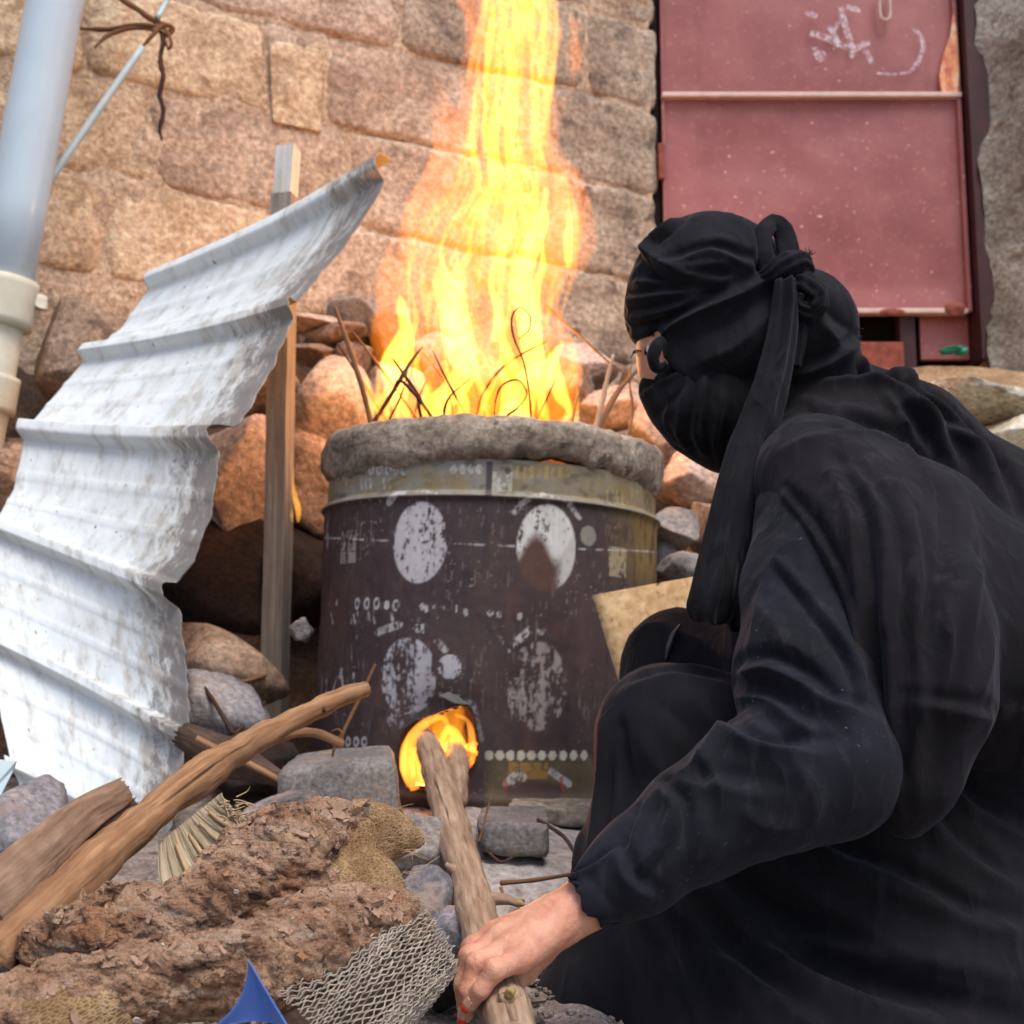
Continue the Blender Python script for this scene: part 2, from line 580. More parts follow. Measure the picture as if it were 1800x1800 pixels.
def stone_mat(name, lo, mid, hi, scale=9, grain=160, spot=None, bump=0.5, soot=None, coord='Object'):
    m = NT(name); co = m.coord(coord)
    n1 = m.noise(co, scale, 6, 0.6); n2 = m.noise(co, grain, 3, 0.7)
    c = m.ramp(n1, [(0.28, lo), (0.5, mid), (0.72, hi)])
    c = m.mix(0.75, c, m.ramp(n2, [(0.3, (0.18, 0.18, 0.18)), (0.52, (0.52, 0.52, 0.52)), (0.72, (0.88, 0.88, 0.88))]), 'OVERLAY')
    if spot:
        f = m.rng(m.noise(co, scale * 2.3, 5, 0.7), 0.56, 0.66)
        c = m.mix(f, c, spot)
    if soot:
        f = m.rng(m.noise(co, scale * 0.6, 4, 0.6), 0.42, 0.62)
        c = m.mix(f, c, soot)
    v = m.voro(co, grain * 0.45)
    m.bump([(n1, bump, 0.02), (n2, bump, 0.004), (v, bump * 0.6, 0.004)])
    return m.fin(c, 0.92, 0.25)
def wood_mat(name, lo, mid, hi, along=9, around=150, bump=0.4, crack=True, rough=0.8):
    m = NT(name); co = m.coord('grain', (around, around, along))
    n1 = m.noise(co, 1.0, 5, 0.6, 0.4)
    n2 = m.noise(m.coord('grain', (30, 30, 14)), 1.0, 4, 0.6)
    c = m.ramp(n1, [(0.3, lo), (0.5, mid), (0.7, hi)])
    c = m.mix(m.rng(n2, 0.35, 0.7, 0, 0.55), c, lo)
    if crack:
        k = m.rng(m.noise(m.coord('grain', (around * 0.8, around * 0.8, along * 0.35)), 1.0, 2, 0.5), 0.28, 0.36, 1, 0)
        c = m.mix(k, c, tuple(x * 0.25 for x in lo))
    m.bump([(n1, bump, 0.004), (n2, bump, 0.006)])
    return m.fin(c, rough, 0.3)
def plain(name, col, rough=0.6, spec=0.4, var=0.25, scale=30, bump=0.1, metal=0.0):
    m = NT(name); co = m.coord()
    n = m.noise(co, scale, 5, 0.6)
    a = tuple(x * (1 - var) for x in col); b = tuple(min(1, x * (1 + var)) for x in col)
    c = m.ramp(n, [(0.3, a), (0.7, b)])
    m.bump([(n, bump, 0.004)])
    return m.fin(c, rough, spec, metal)

M = {}
M['block_tan'] = stone_mat('block_tan', srgb(164, 138, 110), srgb(198, 172, 142), srgb(218, 196, 168), 6, 75, spot=srgb(158, 132, 106), bump=0.9)
M['block_brown'] = stone_mat('block_brown', srgb(146, 122, 104), srgb(180, 156, 136), srgb(204, 182, 162), 6, 75, spot=srgb(136, 114, 98), bump=0.9)
M['block_sooty'] = stone_mat('block_sooty', srgb(130, 112, 98), srgb(166, 148, 130), srgb(192, 174, 156), 6, 75, spot=srgb(104, 90, 80), bump=0.9)
M['mortar'] = stone_mat('mortar', srgb(148, 124, 104), srgb(182, 158, 134), srgb(206, 184, 160), 9, 90, spot=srgb(138, 114, 94), bump=0.8)
M['mortar_pale'] = stone_mat('mortar_pale', srgb(170, 146, 122), srgb(198, 176, 152), srgb(216, 196, 174), 14, 180, bump=0.4)
M['granite_pink'] = stone_mat('granite_pink', srgb(150, 124, 110), srgb(182, 156, 140), srgb(204, 182, 168), 7, 80, spot=srgb(142, 116, 104), bump=0.7)
M['granite_brown'] = stone_mat('granite_brown', srgb(112, 90, 76), srgb(150, 124, 104), srgb(178, 152, 132), 7, 80, spot=srgb(98, 80, 68), bump=0.7)
M['stone_grey'] = stone_mat('stone_grey', srgb(104, 98, 96), srgb(144, 136, 132), srgb(174, 166, 160), 8, 110, spot=srgb(160, 140, 126), bump=0.5)
M['stone_violet'] = stone_mat('stone_violet', srgb(96, 92, 96), srgb(128, 124, 128), srgb(158, 150, 146), 7, 110, spot=srgb(150, 130, 118), bump=0.5)
M['stone_pale'] = stone_mat('stone_pale', srgb(150, 142, 124), srgb(196, 190, 172), srgb(226, 222, 208), 9, 90, spot=srgb(140, 126, 100), bump=0.7)
M['stone_soot'] = stone_mat('stone_soot', srgb(26, 20, 17), srgb(44, 33, 28), srgb(66, 50, 42), 7, 120, bump=0.4)
M['concrete'] = stone_mat('concrete', srgb(96, 92, 90), srgb(122, 116, 112), srgb(146, 138, 130), 10, 170, spot=srgb(150, 126, 106), bump=0.35)
M['plaster'] = stone_mat('plaster', srgb(96, 88, 78), srgb(134, 128, 118), srgb(172, 168, 160), 6, 90, spot=srgb(104, 90, 74), bump=0.8)
M['earth'] = stone_mat('earth', srgb(120, 94, 66), srgb(150, 122, 90), srgb(176, 150, 118), 12, 150, bump=0.6)
M['dark_earth'] = stone_mat('dark_earth', srgb(60, 46, 38), srgb(84, 66, 54), srgb(110, 88, 72), 10, 120, bump=0.5)
M['ash_ground'] = stone_mat('ash_ground', srgb(98, 86, 80), srgb(138, 126, 118), srgb(168, 156, 148), 16, 220, spot=srgb(88, 74, 66), bump=0.6)
M['clay'] = stone_mat('clay', srgb(96, 84, 74), srgb(138, 124, 110), srgb(168, 154, 138), 11, 90, spot=srgb(82, 72, 66), bump=0.5)
M['char'] = stone_mat('char', srgb(18, 17, 18), srgb(34, 32, 33), srgb(60, 56, 55), 20, 160, bump=0.7)

M['stick_orange'] = wood_mat('stick_orange', srgb(112, 80, 56), srgb(156, 116, 82), srgb(182, 144, 108))
M['stick_grey'] = wood_mat('stick_grey', srgb(124, 98, 78), srgb(170, 142, 118), srgb(196, 170, 146), along=14)
M['twig'] = wood_mat('twig', srgb(84, 58, 40), srgb(128, 90, 60), srgb(160, 120, 84), crack=False)
M['twig_dark'] = wood_mat('twig_dark', srgb(40, 28, 22), srgb(66, 46, 34), srgb(96, 68, 48), crack=False)
M['post'] = wood_mat('post', srgb(112, 102, 94), srgb(142, 132, 122), srgb(166, 156, 146), around=110, along=4)
M['post_lit'] = wood_mat('post_lit', srgb(170, 168, 160), srgb(206, 206, 200), srgb(228, 228, 222), around=110, along=4)  # lighter copy of the post wood, sky light put into the colour
M['plank'] = wood_mat('plank', srgb(96, 72, 56), srgb(140, 112, 92), srgb(166, 138, 116), around=120, along=6)
M['plank_dark'] = wood_mat('plank_dark', srgb(50, 38, 30), srgb(76, 58, 46), srgb(104, 80, 64), around=120, along=6)
M['ply'] = wood_mat('ply', srgb(150, 118, 80), srgb(186, 154, 112), srgb(206, 176, 134), around=70, along=3, crack=True)
M['ply_edge'] = wood_mat('ply_edge', srgb(92, 84, 78), srgb(120, 112, 104), srgb(146, 136, 126), around=70, along=3)
M['sheath'] = wood_mat('sheath', srgb(128, 112, 88), srgb(172, 156, 128), srgb(198, 184, 156), around=260, along=6, bump=0.8)
M['fibre'] = plain('fibre', srgb(176, 150, 116), 0.9, 0.2, 0.2, 60)
M['net_fibre'] = plain('net_fibre', srgb(176, 164, 150), 0.9, 0.2, 0.22, 90)
M['pvc'] = plain('pvc', srgb(190, 206, 216), 0.20, 0.5, 0.06, 6, 0.02)
M['pvc_old'] = plain('pvc_old', srgb(206, 200, 180), 0.55, 0.4, 0.12, 20, 0.1)
M['conduit'] = plain('conduit', srgb(176, 192, 196), 0.45, 0.5, 0.1, 20, 0.05)
M['door_frame'] = plain('door_frame', srgb(60, 26, 27), 0.6, 0.4, 0.35, 18, 0.2)
M['rust'] = plain('rust', srgb(132, 70, 56), 0.75, 0.3, 0.35, 40, 0.3)
M['shade_black'] = plain('shade_black', (0.012, 0.010, 0.009), 0.95, 0.1)  # near-black colour standing in for the shade in open gaps
M['metal_pale'] = plain('metal_pale', srgb(206, 178, 168), 0.5, 0.5, 0.12, 30, 0.1)
M['green_cloth'] = plain('green_cloth', srgb(36, 132, 104), 0.7, 0.3, 0.2, 60, 0.2)
M['blue_plastic'] = plain('blue_plastic', srgb(78, 116, 190), 0.32, 0.5, 0.12, 12, 0.03)
M['nail_red'] = plain('nail_red', srgb(226, 52, 34), 0.25, 0.6, 0.05)
M['nail'] = plain('nail', srgb(206, 158, 138), 0.3, 0.5, 0.05)
M['cut_yellow'] = plain('cut_yellow', srgb(152, 130, 80), 0.7, 0.3, 0.3, 120, 0.3)
M['zip'] = plain('zip', (0.02, 0.02, 0.024), 0.25, 0.6, 0.2, 80)

# painted red sheet steel
m = NT('red_paint'); co = m.coord()
n1 = m.noise(co, 3.5, 5, 0.6); n2 = m.noise(co, 40, 6, 0.7)
c = m.ramp(n1, [(0.3, srgb(130, 72, 72)), (0.5, srgb(148, 86, 86)), (0.72, srgb(160, 100, 98))])
c = m.mix(m.rng(n2, 0.54, 0.74, 0, 0.5), c, srgb(188, 126, 116))
c = m.mix(m.rng(m.noise(m.coord(sc=(1, 1, .5)), 1.7, 4, 0.6), 0.45, 0.7, 0, 0.55), c, srgb(176, 116, 112))
c = m.mix(m.rng(m.noise(co, 75, 2, 0.5), 0.70, 0.74), c, srgb(216, 170, 160))
c = m.mix(m.rng(m.noise(m.coord(sc=(1, 1, .18)), 11, 5, 0.7), 0.56, 0.75, 0, 0.55), c, srgb(112, 54, 46))
m.bump([(n1, 0.15, 0.02), (n2, 0.12, 0.004)])
M['red_paint'] = m.fin(c, m.rng(n2, 0.3, 0.7, 0.42, 0.62), 0.4)

# white painted tin with dirt
m = NT('tin_white')
co = m.coord('sheet'); n1 = m.noise(m.coord('sheet', (5, 5, 1)), 4, 6, 0.65); n2 = m.noise(m.coord('sheet', (7, 5, 1)), 4, 7, 0.75)
at = m.n('ShaderNodeAttribute'); at.attribute_name = 'edge'
base = m.ramp(n1, [(0.3, srgb(198, 206, 208)), (0.6, srgb(222, 228, 229))])
f = m.math('ADD', m.math('MULTIPLY', at.outputs['Fac'], 0.22), n2)
c = m.mix(m.rng(f, 0.50, 0.68, 0, 0.7), base, srgb(158, 146, 128))
f2 = m.math('ADD', m.math('MULTIPLY', at.outputs['Fac'], 0.34), m.noise(m.coord('sheet', (9, 7, 1)), 5, 7, 0.8))
c = m.mix(m.rng(f2, 0.66, 0.76, 0, 0.85), c, srgb(112, 106, 104))
at2 = m.n('ShaderNodeAttribute'); at2.attribute_name = 'rib'
c = m.mix(m.math('MULTIPLY', m.rng(n1, 0.30, 0.75, 0, .5), at2.outputs['Fac']), c, srgb(160, 152, 138))
c = m.mix(m.rng(m.noise(m.coord('sheet', (40, 40, 1)), 2.2, 3, 0.5), 0.70, 0.73), c, srgb(110, 74, 48))
m.bump([(n1, 0.05, 0.002)])
M['tin'] = m.fin(c, m.rng(n2, 0.3, 0.7, 0.35, 0.6), 0.5)

# drum: paint stored on the mesh, plus streaky wear
m = NT('drum_paint')
at = m.n('ShaderNodeAttribute'); at.attribute_name = 'paint'
co = m.coord(sc=(60, 60, 14)); n = m.noise(co, 1.0, 6, 0.7); n2 = m.noise(m.coord(), 55, 5, 0.7)
c = m.mix(m.rng(n, 0.35, 0.75, 0, 0.35), at.outputs['Color'], srgb(96, 74, 66), 'MIX')
c = m.mix(m.rng(n2, 0.62, 0.74, 0, 0.4), c, srgb(40, 30, 30))
m.bump([(n, 0.15, 0.003), (n2, 0.2, 0.003)])
M['drum'] = m.fin(c, m.rng(n2, 0.3, 0.7, 0.45, 0.75), 0.4)
M['drum_in'] = plain('drum_in', (0.03, 0.018, 0.012), 0.95, 0.1, 0.5, 30, 0.4)

# chalk
m = NT('chalk'); n = m.noise(m.coord(), 70, 5, 0.75)
tr = m.n('ShaderNodeBsdfTransparent'); mx = m.n('ShaderNodeMixShader')
m.fin(srgb(226, 214, 222), 0.95, 0.1)
m.l(m.rng(n, 0.40, 0.60, 0.0, 0.75), mx.inputs[0]); m.l(tr.outputs[0], mx.inputs[1]); m.l(m.b.outputs[0], mx.inputs[2]); m.l(mx.outputs[0], m.o.inputs[0])
M['chalk'] = m.m

# black cotton
def cloth(name, lo, hi, dust, lint=0.0):
    m = NT(name); co = m.coord()
    n1 = m.noise(co, 9, 5, 0.6); n2 = m.noise(co, 420, 2, 0.6); n3 = m.noise(m.coord(sc=(60, 60, 18)), 1, 4, 0.6)
    c = m.ramp(n1, [(0.32, lo), (0.68, hi)])
    c = m.mix(m.rng(n3, 0.55, 0.85, 0, dust), c, srgb(92, 84, 92))
    if lint:
        f = m.rng(m.noise(m.coord(rot=(0.4, 0.3, 0.9), sc=(120, 420, 190)), 1, 3, 0.7), 0.66, 0.74, 0, lint)
        f = m.math('MULTIPLY', f, m.rng(m.noise(co, 8, 2), 0.5, 0.66))
        c = m.mix(f, c, srgb(120, 128, 150))
    def crease(sc_, rot):
        q = m.noise(m.coord(sc=sc_, rot=rot), 1, 1.5, 0.45, 0.2)
        return m.rng(m.math('ABSOLUTE', m.math('SUBTRACT', q, 0.5)), 0.0, 0.10, 1.0, 0.0)
    w1 = m.math('MULTIPLY', crease((17, 17, 6), (0.2, 0.5, 0.1)), m.rng(m.noise(co, 6, 2), 0.4, 0.62))
    w2 = m.math('MULTIPLY', crease((40, 40, 16), (0.5, -0.6, 0.4)), m.rng(m.noise(m.coord(loc=(4, 2, 1)), 9, 2), 0.45, 0.62))
    m.bump([(w1, 0.36, 0.009), (w2, 0.28, 0.003), (n3, 0.15, 0.003), (n2, 0.22, 0.0014)])
    m.b.inputs['Sheen Weight'].default_value = 0.06
    m.b.inputs['Sheen Roughness'].default_value = 0.5
    m.b.inputs['Sheen Tint'].default_value = (0.75, 0.75, 0.9, 1)
    return m.fin(c, 0.85, 0.18)
M['robe'] = cloth('black_robe', srgb(11, 11, 15), srgb(21, 20, 26), 0.12)
M['sleeve'] = cloth('black_sleeve', srgb(11, 13, 18), srgb(26, 28, 38), 0.26, 0.7)
M['shawl'] = cloth('black_shawl', srgb(13, 12, 15), srgb(25, 22, 26), 0.25, 0.2)
M['scarf'] = cloth('black_scarf', srgb(11, 11, 15), srgb(20, 19, 25), 0.12)

# skin
m = NT('skin'); co = m.coord()
n1 = m.noise(co, 38, 4, 0.6); n2 = m.noise(co, 480, 3, 0.6); n3 = m.noise(m.coord(sc=(1, 1, 1), rot=(0, .6, 0)), 160, 3, 0.6)
c = m.ramp(n1, [(0.3, srgb(186, 124, 100)), (0.55, srgb(206, 150, 124)), (0.75, srgb(218, 168, 142))])
ve = m.voro(co, 420, 'DISTANCE_TO_EDGE')
n6 = m.rng(m.math('ABSOLUTE', m.math('SUBTRACT', m.noise(m.coord(sc=(60, 60, 30), rot=(0, .8, .3)), 1, 2, 0.5), 0.5)), 0.0, 0.05, 0.0, 1.0)
c = m.mix(m.rng(m.noise(co, 90, 4, 0.6), 0.5, 0.7, 0, 0.2), c, srgb(184, 122, 102))
m.bump([(n3, 0.35, 0.0024), (n6, 0.14, 0.0012), (ve, 0.3, 0.0010), (n2, 0.3, 0.0008)])
m.b.inputs['Subsurface Weight'].default_value = 0.12
m.b.inputs['Subsurface Radius'].default_value = (0.012, 0.005, 0.003)
m.b.inputs['Subsurface Scale'].default_value = 0.3
M['skin'] = m.fin(c, 0.5, 0.4)
M['lash'] = plain('lash', (0.008, 0.007, 0.007), 0.6, 0.3)

# bark of the dead cactus trunk
m = NT('bark'); co = m.coord()
n1 = m.noise(co, 22, 7, 0.65, 0.6); n2 = m.noise(co, 120, 5, 0.7); v = m.voro(co, 55); n4 = m.noise(co, 11, 4, .6)
n5 = m.noise(m.coord(rot=(0, 0.52, 0), sc=(18, 60, 90)), 1, 5, 0.65)
c = m.ramp(n1, [(0.25, srgb(122, 86, 66)), (0.42, srgb(168, 128, 100)), (0.55, srgb(194, 156, 128)), (0.72, srgb(206, 178, 152))])
c = m.mix(m.rng(n4, 0.52, 0.64, 0, 0.65), c, srgb(160, 106, 66))
c = m.mix(m.rng(n5, 0.54, 0.70, 0, 0.7), c, srgb(186, 166, 148))
c = m.mix(m.rng(n5, 0.34, 0.46, 0.9, 0), c, srgb(70, 48, 38))
c = m.mix(m.rng(n2, 0.62, 0.70, 0, 0.7), c, srgb(204, 190, 176))
c = m.mix(m.rng(n2, 0.32, 0.42, 0.9, 0), c, srgb(56, 40, 32))
m.bump([(n1, 0.9, 0.02), (n5, 0.9, 0.01), (v, 0.6, 0.008), (n2, 1.0, 0.007)])
M['bark'] = m.fin(c, 0.9, 0.25)
def flake(name, col):
    return plain(name, col, 0.7, 0.35, 0.3, 70, 0.5)
M['flake_a'] = flake('flake_brown', srgb(158, 126, 104)); M['flake_b'] = flake('flake_rust', srgb(146, 102, 70)); M['flake_c'] = flake('flake_pale', srgb(186, 170, 158)); M['flake_d'] = flake('flake_dark', srgb(96, 66, 50))
# golden spongy fibre: fine net relief
m = NT('sponge'); co = m.coord('grain', (1, 1, 0.3))
v = m.voro(co, 480, 'DISTANCE_TO_EDGE'); n1 = m.noise(m.coord(), 30, 4, 0.6)
c = m.ramp(n1, [(0.3, srgb(128, 98, 68)), (0.55, srgb(164, 134, 98)), (0.75, srgb(182, 158, 126))])
c = m.mix(m.rng(v, 0.06, 0.20, 0, 0.6), c, srgb(86, 62, 42))
m.bump([(v, 0.7, 0.003), (n1, 0.4, 0.01)])
M['sponge'] = m.fin(c, 0.95, 0.15)

# fire: light given off by the burning gas, more where there is more of it along the line of sight
def flame_mat(name, strength, col=(1.0, 0.33, 0.03), streak=None):
    m = bpy.data.materials.new(name); m.use_nodes = True; t = m.node_tree
    t.nodes.remove(t.nodes['Principled BSDF']); out = t.nodes['Material Output']
    em = t.nodes.new('ShaderNodeEmission'); em.inputs[0].default_value = (*col, 1); em.inputs[1].default_value = strength
    t.links.new(em.outputs[0], out.inputs['Volume'])
    if streak:
        tc = t.nodes.new('ShaderNodeTexCoord'); mp = t.nodes.new('ShaderNodeMapping'); mp.inputs['Scale'].default_value = streak
        no = t.nodes.new('ShaderNodeTexNoise'); no.inputs['Scale'].default_value = 1; no.inputs['Detail'].default_value = 3; no.inputs['Distortion'].default_value = 0.6
        mr = t.nodes.new('ShaderNodeMapRange'); mr.inputs[1].default_value = 0.36; mr.inputs[2].default_value = 0.66; mr.inputs[3].default_value = 0.3 * strength; mr.inputs[4].default_value = 2.2 * strength
        t.links.new(tc.outputs['Object'], mp.inputs[0]); t.links.new(mp.outputs[0], no.inputs['Vector']); t.links.new(no.outputs['Fac'], mr.inputs[0]); t.links.new(mr.outputs[0], em.inputs[1])
    return m
M['flame_env'] = flame_mat('flame_envelope', 6.0, (1.0, 0.22, 0.006), (34, 34, 6))
M['flame_streak'] = flame_mat('flame_streak', 26.0, (1.0, 0.34, 0.018))
M['flame_col'] = flame_mat('flame_column', 7.5, (1.0, 0.32, 0.014), (60, 60, 5))
M['flame_tongue'] = flame_mat('flame_tongue', 44.0, (1.0, 0.43, 0.045))
M['flame_hole'] = flame_mat('flame_stoke', 60.0, (1.0, 0.34, 0.04))
m = NT('ember'); n = m.noise(m.coord(), 60, 4, 0.7)
m.fin((0.02, 0.012, 0.01), 0.95, 0.1)
m.l(m.ramp(n, [(0.4, (0, 0, 0)), (0.55, (0.9, 0.10, 0.01)), (0.75, (1.0, 0.35, 0.05))]), m.b.inputs['Emission Color']); m.b.inputs['Emission Strength'].default_value = 2.0
M['ember'] = m.m
# ------------------------------------------------------------------ ground
def ground_z(x, y):
    z = 0.005 + 0.15 * np.clip(y - 1.0, -0.6, 1.0) + 0.02 * np.clip(y - 2.4, 0, 4)
    z = z + 0.11 * np.exp(-(((np.asarray(x) + .30) / .30) ** 2 + ((np.asarray(y) - .72) / .20) ** 2))
    return z - 0.11 * sstep(0.06, 0.26, np.asarray(x)) * (1 - sstep(1.5, 1.9, np.asarray(y)))
gx = np.concatenate([-np.geomspace(200, 1.35, 24), np.linspace(-1.3, 1.5, 200), np.geomspace(1.55, 200, 24)])
gy = np.concatenate([-np.geomspace(200, 0.5, 24), np.linspace(-0.45, 2.9, 220), np.geomspace(3.0, 200, 24)])
GX, GY = np.meshgrid(gx, gy, indexing='ij')
near = np.exp(-((GX / 2.2) ** 2 + ((GY - 1.3) / 2.2) ** 2))
pts = np.stack([GX, GY, GX * 0], -1).reshape(-1, 3)
GZ = ground_z(GX, GY) + near * (0.012 * fbm(pts * 5, 4) + 0.006 * fbm(pts * 26 + 9, 4, 0.6)).reshape(GX.shape)
V = np.stack([GX, GY, GZ], -1).reshape(-1, 3)
g = obj('ground', V, grid_faces(len(gx), len(gy)), M['ash_ground'], label='ash strewn stony ground in front of the oven', kind='structure')

# ------------------------------------------------------------------ block wall
WN = np.array([0.425, -0.905, 0.0]); WN /= np.linalg.norm(WN)
WP = np.array([-1.09, 2.5, 0.0]); WD = np.array([0.905, 0.425, 0.0]) / np.linalg.norm([0.905, 0.425])
def onwall(px, py, out=0.0):
    return on_plane(px, py, WP + WN * out, WN)
wall = thing('block_wall', 'weathered brown concrete block wall behind the oven', 'wall', onwall(560, 560))
lines = [(-100, -455, 1155, -108), (-100, -270, 1155, 52), (-100, -96, 1155, 196), (-100, 80, 1155, 346), (-100, 258, 1155, 503), (-100, 440, 1155, 655)]
def ly(k, x):
    x0, y0, x1, y1 = lines[k]
    return y0 + (y1 - y0) * (x - x0) / (x1 - x0)
cols = [[-330, 80, 420, 790, 1156], [-330, -60, 330, 705, 1030, 1156], [-330, 148, 468, 575, 850, 1156], [-330, -20, 262, 612, 905, 1156], [-330, 178, 520, 830, 1156]]
rg = np.random.default_rng(11)
kk = 0
for r in range(5):
    xs = cols[r]
    for a, b in zip(xs[:-1], xs[1:]):
        ia, ib = a + rg.uniform(0, 2), b - rg.uniform(0, 2)
        if b == 1156: ib = b - 1
        qs = []
        outs = rg.uniform(0.003, 0.012)
        def yy(k, x, d): return ly(k, x) + d
        j = lambda: rg.uniform(-3, 3)
        c = {}
        for (i, x) in ((0, ia), (1, ib)):
            for (k, row, d) in ((1, r, rg.uniform(0, 3)), (0, r + 1, -rg.uniform(0, 2))):
                q = onwall(x + j(), yy(row, x, d + j()))
                c[(i, k)] = q
        corners = []
        for k in (0, 1):
            for jj in (0, 1):
                for i in (0, 1):
                    corners.append(c[(i, k)] + WN * (outs + rg.uniform(-.004, .004) if jj == 0 else -0.13))
        V, Fc = hull_box(corners, 14, 0.012, 14, kk, 0.025)
        V = V + np.outer(0.004 * fbm(V * 60 + kk, 3, .6), WN)
        xm = (a + b) / 2
        mt = M['block_tan'] if xm < 430 else (M['block_sooty'] if (xm > 700 and r < 2) or xm > 980 else M['block_brown'])
        obj('block', V, Fc, mt, wall)
        kk += 1
# mortar core behind the blocks, reaching down behind the rubble
na, nb = 180, 130
V = []
for i in range(na):
    for jx in range(nb):
        s = -2.6 + 4.22 * i / (na - 1); z = 0.3 + 2.5 * jx / (nb - 1)
        V.append(WP + WD * s + np.array([0, 0, z]))
V = np.array(V)
V = V + np.outer(0.010 * fbm(V * 9, 5, .6) + 0.001, WN)
nf = len(V)
Vb = V - WN * 0.16
obj('mortar', np.vstack([V, Vb]), np.vstack([grid_faces(na, nb), grid_faces(na, nb)[:, ::-1] + nf]), M['mortar'], wall)
# old vertical plaster patch
for (x0, x1, y0, y1) in ((476, 566, 70, 215),):
    cs = []
    for k, yv in ((0, y1), (1, y0)):
        for jj in (0, 1):
            for xv in (x0, x1):
                cs.append(onwall(xv, yv + (xv - x0) * 0.2, 0.018 if jj == 0 else 0.0))
    V, Fc = hull_box(cs, 14, 0.012, 20, 77, 0.25)
    obj('plaster_patch', V, Fc, M['block_tan'], wall)

# ------------------------------------------------------------------ earth bank under the wall
nu, nv = 150, 60
U, T = np.meshgrid(np.linspace(-2.7, 1.9, nu), np.linspace(0, 1, nv), indexing='ij')
base = WP[None, None] + U[..., None] * WD
offs = 0.52 * (1 - T) - 0.12
B = base + offs[..., None] * WN
B[..., 2] = 0.02 + 1.12 * T ** 0.7
Bf = B.reshape(-1, 3) + np.outer(0.05 * fbm(B.reshape(-1, 3) * 5, 4), WN)
obj('earth_bank', Bf, grid_faces(nu, nv), M['dark_earth'], label='dark earth packed behind the rubble under the block wall', kind='structure')
# earth terrace in front of the door, behind the person
nu, nv = 110, 90
U, T = np.meshgrid(np.linspace(0.36, 3.2, nu), np.linspace(0, 1, nv), indexing='ij')
y = 1.85 + 1.6 * T + 0.5 * (1 - T) * (1 - sstep(0.36, 0.62, U))
z = 0.1 + 0.76 * sstep(0.0, 0.30, T) + 0.25 * sstep(0.35, 0.8, T)
V = np.stack([U, y, z], -1).reshape(-1, 3)
V[:, 2] += 0.03 * fbm(V * 4, 4) + 0.01 * fbm(V * 22, 3)
obj('terrace', V, grid_faces(nu, nv), M['earth'], label='brown earth terrace below the red door', kind='structure')

